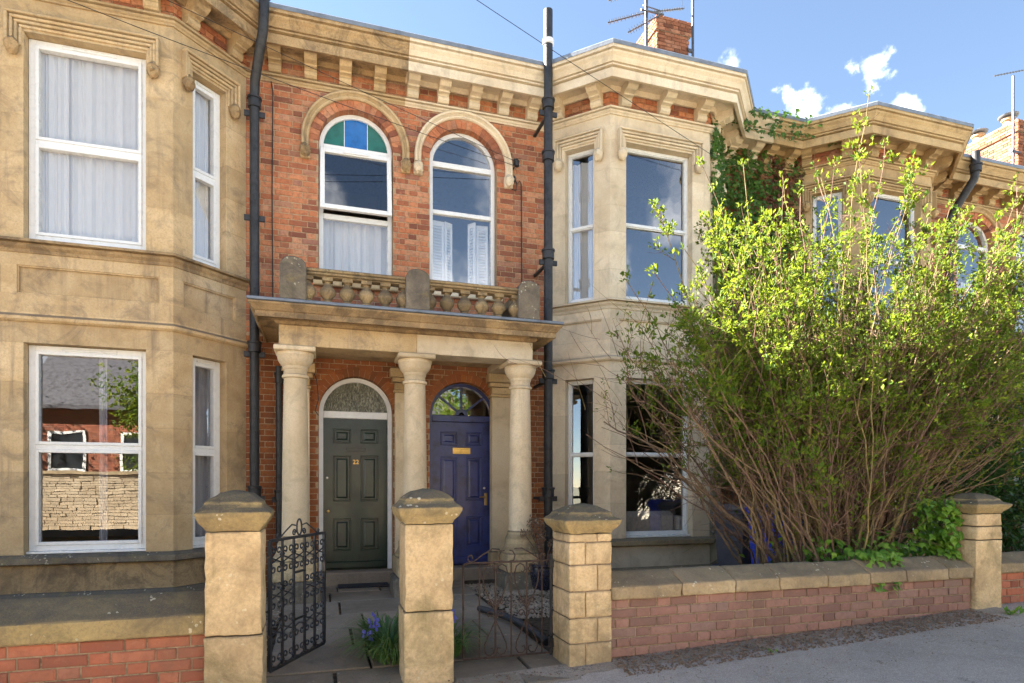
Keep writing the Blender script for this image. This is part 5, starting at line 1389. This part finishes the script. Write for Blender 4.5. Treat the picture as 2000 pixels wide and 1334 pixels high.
# wheelie bins
def bin_(label, x, y, z, rot, mat, w=.48, d=.55, h=1.0):
    t = thing('wheelie_bin', label, 'bin', (x, y, z), 'wheelie bins'); ca, sa = math.cos(rot), math.sin(rot)
    def tr(mb): mb.v = [(x + a * ca - b_ * sa, y + a * sa + b_ * ca, z + c) for a, b_, c in mb.v]; return mb
    b0, b1 = .37, .5
    bd = MB().add([(-w * b0, -d * b0, .06), (w * b0, -d * b0, .06), (w * b0, d * .46, .06), (-w * b0, d * .46, .06), (-w * b1, -d * b1, h * .93), (w * b1, -d * b1, h * .93), (w * b1, d * .5, h * .93), (-w * b1, d * .5, h * .93)],
                  [(3, 2, 1, 0), (4, 5, 6, 7), (0, 1, 5, 4), (1, 2, 6, 5), (2, 3, 7, 6), (3, 0, 4, 7)])
    obj('body', tr(bd), mat, t, bevel=.02)
    obj('rim', tr(MB().box(-w * .54, w * .54, -d * .54, d * .52, h * .91, h * .955)), mat, t, bevel=.012)
    ld = MB().prism_y([(-w * .55, h * .957), (w * .55, h * .957), (w * .55, h * .985), (w * .40, h * 1.04), (-w * .40, h * 1.04), (-w * .55, h * .985)], -d * .57, d * .55)
    obj('lid', tr(ld), mat, t, bevel=.012)
    obj('handle', tr(MB().tube([(-w * .35, d * .55, h * .97), (-w * .35, d * .66, h * .98), (w * .35, d * .66, h * .98), (w * .35, d * .55, h * .97)], .015, 8)), mat, t, smooth=True)
    for sg in (-1, 1):
        obj('wheel', tr(MB().tube([(sg * w * .42, d * .42, .10), (sg * w * .52, d * .42, .10)], .10, 16)), 'bin_black', t)
bin_('dark grey wheelie bin beside the corner of the cream bay', 5.56, 7.22, .08, R(6), 'bin_black')
bin_('bright blue wheelie bin half hidden by the shrub stems', 5.66, 6.62, .08, R(14), 'bin_blue', h=1.02)
# ------------------------------------------------------------------ plants
def leaf_quad(mb, p, d, n, L, w, fold=.25):
    """a pointed leaf: two folded halves"""
    d = d.normalized(); s_ = d.cross(n)
    if s_.length < 1e-4: s_ = d.cross(Vector((0, .3, 1)))
    s_.normalize(); n = s_.cross(d)
    m1 = p + d * L * .45
    k = len(mb.v)
    mb.v += [tuple(p), tuple(m1 + s_ * w * .5 + n * w * fold), tuple(p + d * L), tuple(m1 - s_ * w * .5 + n * w * fold)]
    mb.f += [(k, k + 1, k + 2), (k, k + 2, k + 3)]
def rv(r): return Vector((r.gauss(0, 1), r.gauss(0, 1), r.gauss(0, 1))).normalized()
def bez(a, b_, c, n):
    return [a * (1 - t) ** 2 + b_ * 2 * t * (1 - t) + c * t * t for t in [i / n for i in range(n + 1)]]

def big_shrub():
    r = random.Random(12)
    t = thing('leafy_shrub', 'huge twiggy shrub with bright yellow-green spring leaves behind the brick wall', 'shrub', (4.9, 5.25, .1))
    tw, tw2, lv = MB(), MB(), MB()
    def top(x):
        # outline of the crown: height of the dense mass at x
        pts = [(2.4, 2.9), (2.9, 3.3), (3.4, 3.7), (4.0, 4.2), (4.6, 4.55), (5.2, 4.35), (5.8, 4.5), (6.6, 4.5), (7.4, 4.5), (8.2, 4.4), (9.0, 4.0)]
        for (a, za), (b_, zb) in zip(pts[:-1], pts[1:]):
            if a <= x <= b_: return za + (zb - za) * (x - a) / (b_ - a)
        return 3
    stems = []
    N = 80
    for i in range(N):
        tx = 2.8 + (8.5 - 2.8) * ((i + r.uniform(0, 1)) / N) ** 1.12; hgt = top(tx) * r.uniform(.55, 1.0)
        if tx < 3.7: hgt *= r.uniform(.8, 1)
        ty = r.uniform(4.5, 6.3) if tx < 6.2 else r.uniform(4.45, 5.7)
        stems.append((tx, ty, hgt, False))
    # long shoots that stand clear of the crown
    for tx, ty, hgt in ((3.02, 5.2, 4.05), (3.62, 5.3, 4.60), (4.02, 5.6, 4.25), (4.35, 5.6, 4.85), (4.78, 5.5, 4.75), (5.65, 5.2, 5.62), (6.1, 5.4, 5.25), (6.3, 5.3, 4.75), (5.2, 5.7, 4.7), (7.5, 5.6, 4.75), (8.3, 5.5, 4.9), (7.0, 5.8, 4.6), (2.62, 5.0, 3.25), (2.85, 4.9, 3.3), (3.1, 4.8, 3.5), (3.3, 4.9, 3.2), (3.45, 5.0, 3.9), (2.95, 4.7, 2.95), (3.7, 4.8, 3.6), (2.75, 4.9, 2.75), (8.0, 4.9, 3.9), (7.6, 4.7, 3.4), (8.6, 5.2, 4.3), (7.2, 4.9, 3.9), (8.1, 4.8, 3.1), (4.1, 5.0, 3.6), (5.9, 5.0, 4.3), (6.75, 5.4, 4.5), (7.9, 5.2, 4.3)):
        stems.append((tx, ty, hgt, True))
    def zlim(x): return 1.0 + max(0, 4.6 - x) * .85
    def leaves_at(p, d, k, spread, Lr):
        if p.z < zlim(p.x) and r.random() < .93: return
        for _ in range(k):
            q = p + rv(r) * spread; dd = (d * .9 + rv(r) * .9 + Vector((0, 0, .25))).normalized()
            nn = (Vector((0, 0, 1)) + rv(r) * .8).normalized()
            L = r.uniform(*Lr) * r.choice((.6, .85, 1, 1, 1.15)); leaf_quad(lv, q, dd, nn, L, L * r.uniform(.42, .65), r.uniform(.05, .4))
    def dress(pts, nside, shoot, f_lo, tx):
        """side twigs, twiglets and leaves along one stem"""
        n = len(pts) - 1
        for k in range(nside):
            f = r.uniform(f_lo, .98); j = min(n - 1, int(f * n)); p = pts[j].lerp(pts[j + 1], f * n - j)
            d0 = (pts[j + 1] - pts[j]).normalized(); d = (d0 * r.uniform(.4, 1.0) + rv(r) * .85 + Vector((0, 0, .2))).normalized()
            L = r.uniform(.22, .70) * (1.0 if not shoot else .5); L *= (1.2 - .5 * f)
            e = p + d * L + Vector((0, 0, .10 * L)); mid = p.lerp(e, .5) + rv(r) * .09 * L
            if e.z < zlim(e.x) - .15 and r.random() < .8: continue
            q = bez(p, mid, e, 5); tw.tube(q, [.0040, .0034, .0028, .0023, .0017, .0011], 3, cap=False)
            dens = max(.16, min(.78, (e.z - .85) / 1.9)) * (.75 if tx > 5.5 else 1.0)
            for j2 in range(1, 6):
                if r.random() < dens * (.95 if j2 > 1 else .6): leaves_at(q[j2], (q[j2] - q[j2 - 1]).normalized(), r.randint(4, 8), .036, (.030, .060))
            for s2 in range(r.randint(3, 5)):
                jj = r.randint(1, 4); p2 = q[jj]; d2 = (d + rv(r) * 1.0).normalized(); L2 = L * r.uniform(.25, .6); e2 = p2 + d2 * L2
                tw.tube([p2, p2.lerp(e2, .5) + rv(r) * .025, e2], [.0022, .0017, .0010], 3, cap=False)
                if r.random() < dens: leaves_at(p2.lerp(e2, .5), d2, r.randint(3, 6), .03, (.028, .056)); leaves_at(e2, d2, r.randint(4, 8), .032, (.030, .060))
        for j in range(int(n * .5), n + 1):
            dens = max(.10, min(.78, (pts[j].z - 1.0) / 1.9))
            if r.random() < dens: leaves_at(pts[j], (pts[j] - pts[j - 1]).normalized(), r.randint(8, 13) if shoot else r.randint(5, 9), .045, (.032, .064))
        leaves_at(pts[-1], (pts[-1] - pts[-2]).normalized(), 8, .03, (.032, .058))
    for tx, ty, hgt, shoot in stems:
        bx = 5.0 + (tx - 5.3) * .14 + r.uniform(-.26, .26); by = 5.15 + r.uniform(-.3, .4) + (ty - 5.5) * .15
        A = Vector((bx, by, .05)); Cc = Vector((tx, ty, hgt)); n = 18
        B = A.lerp(Cc, r.uniform(.3, .55)) + Vector((r.uniform(-.35, .35) - (tx - bx) * .12, r.uniform(-.25, .25), r.uniform(-.15, .45)))
        pts = bez(A, B, Cc, n); w1, w2 = r.uniform(0, 6.3), r.uniform(0, 6.3); am = r.uniform(.03, .09)
        pts = [p + Vector((math.sin(w1 + j * .55), math.cos(w2 + j * .47), 0)) * am * math.sin(math.pi * j / n) + rv(r) * (.026 if 0 < j < n else 0) for j, p in enumerate(pts)]
        R0 = r.uniform(.008, .014) if not shoot else .011
        if r.random() < .14: R0 = r.uniform(.022, .034)
        rad = [R0 * (1 - .84 * j / n) + .0016 for j in range(n + 1)]
        mt = r.choice(['bark', 'bark', 'stem_green', 'twig'])
        obj('stem', MB().tube(pts, rad, 5), mt, t)
        dress(pts, r.randint(8, 12) if not shoot else r.randint(6, 9), shoot, .25, tx)
        if not shoot:
            for fk in range(r.randint(2, 3) if tx > 4.0 else 1):                                   # forks
                j0 = r.randint(5, 11); p0 = pts[j0]; tgt = Cc + Vector((r.uniform(-.75, .75), r.uniform(-.5, .4), r.uniform(-.9, .15)))
                tgt.z = max(p0.z + .4, tgt.z); m_ = p0.lerp(tgt, .45) + rv(r) * .16
                q = bez(p0, m_, tgt, 10); q = [c + rv(r) * (.018 if 0 < i < 10 else 0) for i, c in enumerate(q)]
                r1 = rad[j0] * .7
                obj('stem', MB().tube(q, [r1 * (1 - .8 * i / 10) + .0012 for i in range(11)], 5), mt, t)
                dress(q, r.randint(5, 8), False, .15, tx)
    # dry crossing twigs inside the lower fan
    for k in range(2300):
        x = r.gauss(5.1, .95); z = r.uniform(.6, 2.9); x = 5.0 + (x - 5.0) * (.35 + .28 * z); y = r.uniform(4.7, 6.2)
        if x < 4.45 and z < 1.6: continue
        p = Vector((x, y, z)); d = (Vector(((x - 4.9) * .35, 0, .8)) + rv(r) * .95).normalized(); L = r.uniform(.25, .8); e = p + d * L
        (tw if k % 2 else tw2).tube(bez(p, p.lerp(e, .5) + rv(r) * .07, e, 4), [.0036, .003, .0026, .002, .0012], 3, cap=False)
        if r.random() < .30: leaves_at(e, d, r.randint(3, 6), .03, (.022, .055))
    obj('twigs', tw, 'twig', t, kind='stuff'); obj('pale_twigs', tw2, 'stem_green', t, kind='stuff')
    obj('leaves', lv, 'leaf', t, kind='stuff')
    print('LEAVES', len(lv.f) // 2, len(tw.f))
big_shrub()

def ivy_leaf(mb, p, n, up, s_):
    """five-lobed ivy leaf, nearly flat"""
    n = n.normalized(); u = (up - n * up.dot(n)).normalized(); v = n.cross(u)
    sh = [(0, -.45), (.34, -.38), (.50, -.02), (.24, .10), (0, .62), (-.24, .10), (-.50, -.02), (-.34, -.38)]
    k = len(mb.v); mb.v.append(tuple(p + n * s_ * .08))
    mb.v += [tuple(p + v * a * s_ + u * b_ * s_) for a, b_ in sh]
    mb.f += [(k, k + 1 + i, k + 1 + (i + 1) % 8) for i in range(8)]
def wall_ivy():
    r = random.Random(5)
    t = thing('wall_ivy', 'dark green ivy climbing the brick and cornice between the two right bays', 'ivy', (6.7, 8.4, .1))
    st, lv, dd = MB(), MB(), MB()
    for k in range(26):
        x = r.uniform(5.95, 7.4); pts = [Vector((x, 8.44, .15))]; z = .15
        while z < r.uniform(5.6, 7.0):
            z += .25; x = max(5.6, min(8.0, x + r.uniform(-.13, .12))); pts.append(Vector((x, 8.455 + r.uniform(-.01, .01), z)))
        st.tube(pts, [.010] * len(pts), 4, cap=False)
    def den(x, z):
        nz = mnoise.noise(Vector((x * 1.6, z * 1.1, 3.3)))
        edge = 6.05 - .25 * max(0, (z - 4.5)) + .0 * z
        v = 1.0 - max(0, (x - 6.9)) * .8 - max(0, edge - x) * 3
        if z > 6.75: v -= .35
        return v + nz * .6 + .15
    n = 0; tries = 0
    while n < 9500 and tries < 60000:
        tries += 1
        z = r.uniform(1.4, 7.2); x = r.uniform(5.5, 8.1)
        if r.random() > den(x, z): continue
        y = 8.47
        if x < 6.11: y = 8.47 - max(0, 6.11 - x) * 1.0 - .03            # over the canted side of the bay
        if z > 6.82: y = 8.02 if z < 7.0 else 7.95
        if z > 6.82 and r.random() < .45: continue
        p = Vector((x, y - r.uniform(.0, .16), z)); nn = Vector((r.gauss(0, .5) - .15, -1, r.gauss(.35, .4)))
        m = lv
        if 6.85 < x < 8.0 and 5.6 < z < 6.75 and r.random() < .8 * math.exp(-((x - 7.3) / .45) ** 2): m = dd
        ivy_leaf(m, p, nn, Vector((r.gauss(0, .5), 0, -1)), r.uniform(.045, .085)); n += 1
    obj('stems', st, 'bark', t); obj('leaves', lv, 'ivy', t, kind='stuff'); obj('dead_leaves', dd, 'ivy_dead', t, kind='stuff')
wall_ivy()
def low_ivy():
    r = random.Random(9)
    t = thing('ground_ivy', 'bright ivy trailing over the coping and up the far gate pillar', 'ivy', (5.4, 4.6, .4)); lv = MB(); st = MB()
    for k in range(2300):
        q = r.random()
        if q < .42: x, y, z = r.uniform(4.5, 5.88), r.uniform(4.52, 5.1), .0; z = .35 + abs(r.gauss(0, .18)) + (.25 if x > 5.4 else 0) * r.random()
        elif q < .72: x, y, z = 5.88 - abs(r.gauss(0, .10)), r.uniform(4.35, 4.75), r.uniform(.55, 1.22)
        elif q < .80: x, y = r.uniform(4.7, 5.1), r.uniform(4.24, 4.55); z = .70 - max(0, 4.34 - y) * 3.0 + r.uniform(0, .05)
        else: x, y, z = r.gauss(5.0, .25), r.uniform(4.6, 5.2), r.uniform(.4, .85)
        if q >= .80 and r.random() < .35: continue
        ivy_leaf(lv, Vector((x, y, z)), Vector((r.gauss(0, .4), -.8, r.gauss(.6, .4))), Vector((r.gauss(0, .6), 0, -1)), r.uniform(.04, .075))
    for k in range(10):
        x = r.uniform(4.5, 5.85); st.tube([(x, 4.7, .2), (x + r.uniform(-.1, .1), 4.55, .5), (x + r.uniform(-.2, .2), 4.5, .72)], .006, 4)
    obj('stems', st, 'bark', t); obj('leaves', lv, 'ivy_bright', t, kind='stuff')
low_ivy()
def evergreen(label, cx, cy, rx, ry, z0, z1, n, seed, mat='laurel', Lr=(.06, .11)):
    r = random.Random(seed); t = thing('evergreen_shrub', label, 'shrub', (cx, cy, .1)); lv, st = MB(), MB()
    for k in range(22):
        a = r.uniform(0, 6.3); q = r.uniform(.3, .9); e = Vector((cx + rx * q * math.cos(a), cy + ry * q * math.sin(a), z0 + (z1 - z0) * r.uniform(.55, .95)))
        pts = bez(Vector((cx + r.uniform(-.3, .3), cy + r.uniform(-.2, .2), .05)), Vector((cx + rx * q * .3 * math.cos(a), cy, z0 + (z1 - z0) * .5)), e, 8); st.tube(pts, [.03 - .0032 * i for i in range(9)], 5, cap=False)
    clumps = []
    for k in range(int(n / 55)):
        while True:
            d = Vector((r.uniform(-1, 1), r.uniform(-1, 1), r.uniform(-1, 1)))
            if .25 < d.length < 1: break
        clumps.append(Vector((cx + d.x * rx, cy + d.y * ry, (z0 + z1) / 2 + d.z * (z1 - z0) / 2)))
    for c in clumps:
        cs = r.uniform(.16, .30)
        for k in range(55):
            p = c + Vector((r.gauss(0, 1), r.gauss(0, 1), r.gauss(0, .8))) * cs * .6; out_ = (p - Vector((cx, cy, (z0 + z1) / 2))).normalized()
            dd = (out_ + rv(r) * .8 + Vector((0, 0, .2))).normalized(); L = r.uniform(*Lr); leaf_quad(lv, p, dd, (Vector((0, 0, 1)) + rv(r) * .7), L, L * .42, .15)
    obj('branches', st, 'bark', t); obj('leaves', lv, mat, t, kind='stuff')
evergreen('dark evergreen bush filling the garden behind the far gate pillar', 7.5, 6.0, 1.55, 1.0, .25, 2.9, 13500, 31)
evergreen('dark evergreen bush at the right edge in front of the far porch', 9.4, 6.3, 1.1, 1.0, .2, 3.0, 8000, 33)
evergreen('shadowy ivy-like undergrowth between the bins and the shrub base', 6.9, 7.1, .8, .7, .1, 1.9, 4500, 35, 'ivy')
def undergrowth():
    r = random.Random(40)
    t = thing('low_plant', 'low leafy plant growing at the foot of the shrub beside the bins', 'plant', (4.4, 5.2, .15)); lv = MB()
    for k in range(900):
        p = Vector((r.gauss(4.95, .22), r.uniform(4.7, 5.8), .2 + abs(r.gauss(0, .3)))); leaf_quad(lv, p, (rv(r) + Vector((0, -.3, .3))).normalized(), Vector((0, 0, 1)) + rv(r) * .5, r.uniform(.05, .09), r.uniform(.03, .05))
    obj('leaves', lv, 'ivy_bright', t, kind='stuff')
    st = MB(); st.tube([(4.35, 5.2, .0), (4.35, 5.2, .4), (4.4, 5.15, .7)], .008, 4); obj('stems', st, 'bark', t)
undergrowth()
def bluebells(label, cx, cy, rx, ry, n, seed, nf, z=.03):
    r = random.Random(seed); t = thing('bluebell_clump', label, 'flowers', (cx, cy, z)); bl, fl, sk = MB(), MB(), MB()
    for k in range(n):
        a = r.uniform(0, 6.3); q = math.sqrt(r.random()); p = Vector((cx + rx * q * math.cos(a) * .55, cy + ry * q * math.sin(a) * .8, z)); d = Vector((math.cos(a), math.sin(a) * .8, 0)) + rv(r) * .35; d.z = 0
        L = r.uniform(.2, .42); H_ = L * r.uniform(.45, .9); w = r.uniform(.006, .011); sd = Vector((-d.y, d.x, 0)).normalized() if d.length > 0 else Vector((1, 0, 0)); d.normalize()
        k0 = len(bl.v); m = 6
        for i in range(m + 1):
            t_ = i / m; c = p + d * L * (t_ ** 1.3) * .9 + Vector((0, 0, H_ * math.sin(min(1, t_ * .95) * math.pi * .72) * (1 - .35 * t_))); ww = w * (1 - .85 * t_)
            c.z = max(c.z, z + .006); bl.v += [tuple(c - sd * ww), tuple(c + sd * ww)]
        bl.f += [(k0 + 2 * i, k0 + 2 * i + 1, k0 + 2 * i + 3, k0 + 2 * i + 2) for i in range(m)]
    for k in range(nf):
        a = r.uniform(0, 6.3); q = r.random() * .8; p = Vector((cx + rx * q * math.cos(a) * .6, cy + ry * q * math.sin(a), z)); h = r.uniform(.20, .30); e = p + Vector((r.uniform(-.06, .06), r.uniform(-.06, .06), h))
        sk.tube([p, p.lerp(e, .6), e], .003, 4)
        for j in range(r.randint(7, 11)):
            c = e + Vector((r.gauss(0, .020), r.gauss(0, .02), r.uniform(-.07, .03))); s_ = .012
            fl.lathe([(.003, .012), (.008, .004), (.009, -.006), (.013, -.014)], c.x, c.y, c.z, 6)
    obj('blades', bl, 'blade', t, kind='stuff'); obj('flower_stalks', sk, 'blade', t); obj('bells', fl, 'bell', t, kind='stuff')
bluebells('bluebells with strappy leaves spilling onto the path left of the middle pillar', .52, 5.05, .30, .55, 420, 3, 3)
bluebells('strappy bluebell leaves right of the middle pillar beside the closed gate', .98, 4.95, .22, .32, 170, 4, 2)
def weed(label, x, y, n, seed, s_=.07):
    r = random.Random(seed); lv = MB()
    for k in range(n):
        p = Vector((x + r.gauss(0, .03), y + r.gauss(0, .03), gz(x) + .012)); leaf_quad(lv, p, (rv(r) * .8 + Vector((0, -.1, .6))), Vector((0, 0, 1)) + rv(r) * .5, r.uniform(.5, 1) * s_, s_ * .3)
    tag(obj('weed', lv, 'ivy_bright'), label, 'weed')
weed('small weed at the foot of the far gate pillar', 6.05, 4.02, 16, 2, .10)
weed('tiny weed on the pavement below the brick wall', 3.35, 3.95, 9, 3, .05)
# ------------------------------------------------------------------ the other side of the street (seen in the window panes)
r7 = random.Random(77)
struct('far_pavement', sheet(XS, -6.0, -4.4, lambda x, y: gz(x) - .01), 'asphalt')
def stone_wall(label, x0, x1, y, h):
    t = thing('stone_wall', label, 'wall', ((x0 + x1) / 2, y, 0)); core = obj('wall_core', MB().box(x0, x1, y - .35, y - .03, -.4, h), 'mortar', t)
    mb = MB(); z = -.1
    while z < h - .06:
        hh = r7.uniform(.07, .13); x = x0
        while x < x1 - .05:
            w = r7.uniform(.14, .42); o = r7.uniform(-.012, .02); mb.box(x + .006, min(x + w, x1) - .006, y - .06, y + o, z + .006, z + hh - .006); x += w
        z += hh
    obj('rubble_stones', mb, 'rubble', t, kind='stuff')
    obj('coping', MB().box(x0, x1, y - .40, y + .06, h, h + .10), 'stone_coping', t)
stone_wall('pale rubble stone wall across the street behind the viewer', -11, 9, -6.0, 1.75)
def opp_house(label, x0, x1, y, h, ridge, seed, render=None):
    t = thing('brick_cottage', label, 'house', ((x0 + x1) / 2, y, 0))
    F = Face((x1, y), (x0, y))
    w_ = obj('wall', MB().box(x0, x1, y - 5, y - .004, -.4, h), 'mortar', t)
    mb = MB()
    if render: obj('render_coat', MB().box(x0, x1, y - .004, y + .012, -.3, h), render, t)
    for s_, z, w, hh in [] if render else brick_field(F, 0, x1 - x0, 1.2, h, pitch=.0787):
        mb.fbox(F, s_ - w / 2, s_ + w / 2, -.02, .006, z - hh / 2, z + hh / 2)
    if not render: obj('brickwork', mb, 'brick_left', w_, kind='stuff')
    rp = [(y + .35, h - .1), (y - 2.5, ridge), (y - 5.4, h - .1), (y - 5.4, h - .25), (y - 2.5, ridge - .2), (y + .35, h - .25)]; n = 6
    obj('roof', MB().add([(x0 - .2, a, b_) for a, b_ in rp] + [(x1 + .2, a, b_) for a, b_ in rp], [tuple(range(n)), tuple(range(n, 2 * n))[::-1]] + [(i, (i + 1) % n, (i + 1) % n + n, i + n) for i in range(n)]), 'slate', t)
    L = x1 - x0
    for k in range(3):
        s_ = L * (k + .5) / 3; f = MB(); a, b_, z0, z1 = s_ - .55, s_ + .55, 1.9, 3.3
        f.fbox(F, a, a + .09, -.05, .05, z0, z1).fbox(F, b_ - .09, b_, -.05, .05, z0, z1).fbox(F, a + .09, b_ - .09, -.05, .05, z0, z0 + .09).fbox(F, a + .09, b_ - .09, -.05, .05, z1 - .09, z1)
        wi = obj('window', f, 'white', t); obj('pane', MB().fbox(F, a + .09, b_ - .09, .008, .02, z0 + .09, z1 - .09), 'pane_dark', wi)
        obj('sill', MB().fbox(F, a - .08, b_ + .08, -.02, .10, z0 - .10, z0 - .002), 'white', wi)
M['pane_dark'] = plain('dark_pane', (0.03, 0.035, 0.04), 0.08, var=0.1)
opp_house('red brick cottage with slate roof across the street', -9.5, -3.0, -9.0, 4.3, 6.6, 1)
opp_house('second red brick cottage with slate roof across the street', -1.2, 6.0, -10.5, 4.0, 6.2, 2)
M['bounce_render'] = plain('bounce_render', (0.70, 0.64, 0.52), 0.9, var=0.06, scale=3, bump=0.2)  # pale coat of the two added houses that bounce sun onto the terrace
opp_house('added cream rendered house with slate roof across the street, for sun bounce', 7.5, 17, -9.5, 5.6, 8.0, 3, 'bounce_render')
opp_house('added white rendered house with slate roof across the street to the left, for sun bounce', -22, -11.2, -9.5, 5.4, 7.8, 4, 'bounce_render')
def tree(label, x, y, h, rad, n, seed):
    r = random.Random(seed); t = thing('street_tree', label, 'tree', (x, y, 0), 'trees across the street'); tr, lv = MB(), MB()
    top = Vector((x, y, h * .62)); tr.tube([(x, y, -.4), (x + .05, y, h * .3), top], [.20, .15, .09], 8)
    tips = []
    for k in range(16):
        d = (rv(r) + Vector((0, 0, .7))).normalized(); a = Vector((x, y, h * r.uniform(.3, .6))); e = a + d * rad * r.uniform(.6, 1.0); tr.tube(bez(a, a.lerp(e, .5) + Vector((0, 0, .3)), e, 5), [.07, .055, .04, .03, .02, .01], 5, cap=False); tips.append(e); tips.append(a.lerp(e, .6))
    for k in range(n):
        p = r.choice(tips) + rv(r) * rad * .42 * r.random() ** .5; leaf_quad(lv, p, rv(r), rv(r), r.uniform(.10, .18), .09)
    obj('trunk', tr, 'bark', t); obj('crown', lv, 'leaf', t, kind='stuff')
tree('leafy tree behind the stone wall facing the left bay', -5.4, -8.0, 7.0, 2.0, 5200, 1)
tree('small leafy tree just behind the stone wall facing the left window', -4.3, -7.0, 5.2, 1.5, 4800, 6)
tree('leafy tree behind the stone wall facing the cream bay', 5.2, -7.6, 7.5, 2.3, 5600, 2)
tree('tall leafy tree beyond the cottages across the street', 11.0, -9.0, 9.5, 3.0, 6000, 3)
tree('leafy tree down the street to the left of the viewer', -13.0, -7.5, 8.5, 2.6, 5000, 4)
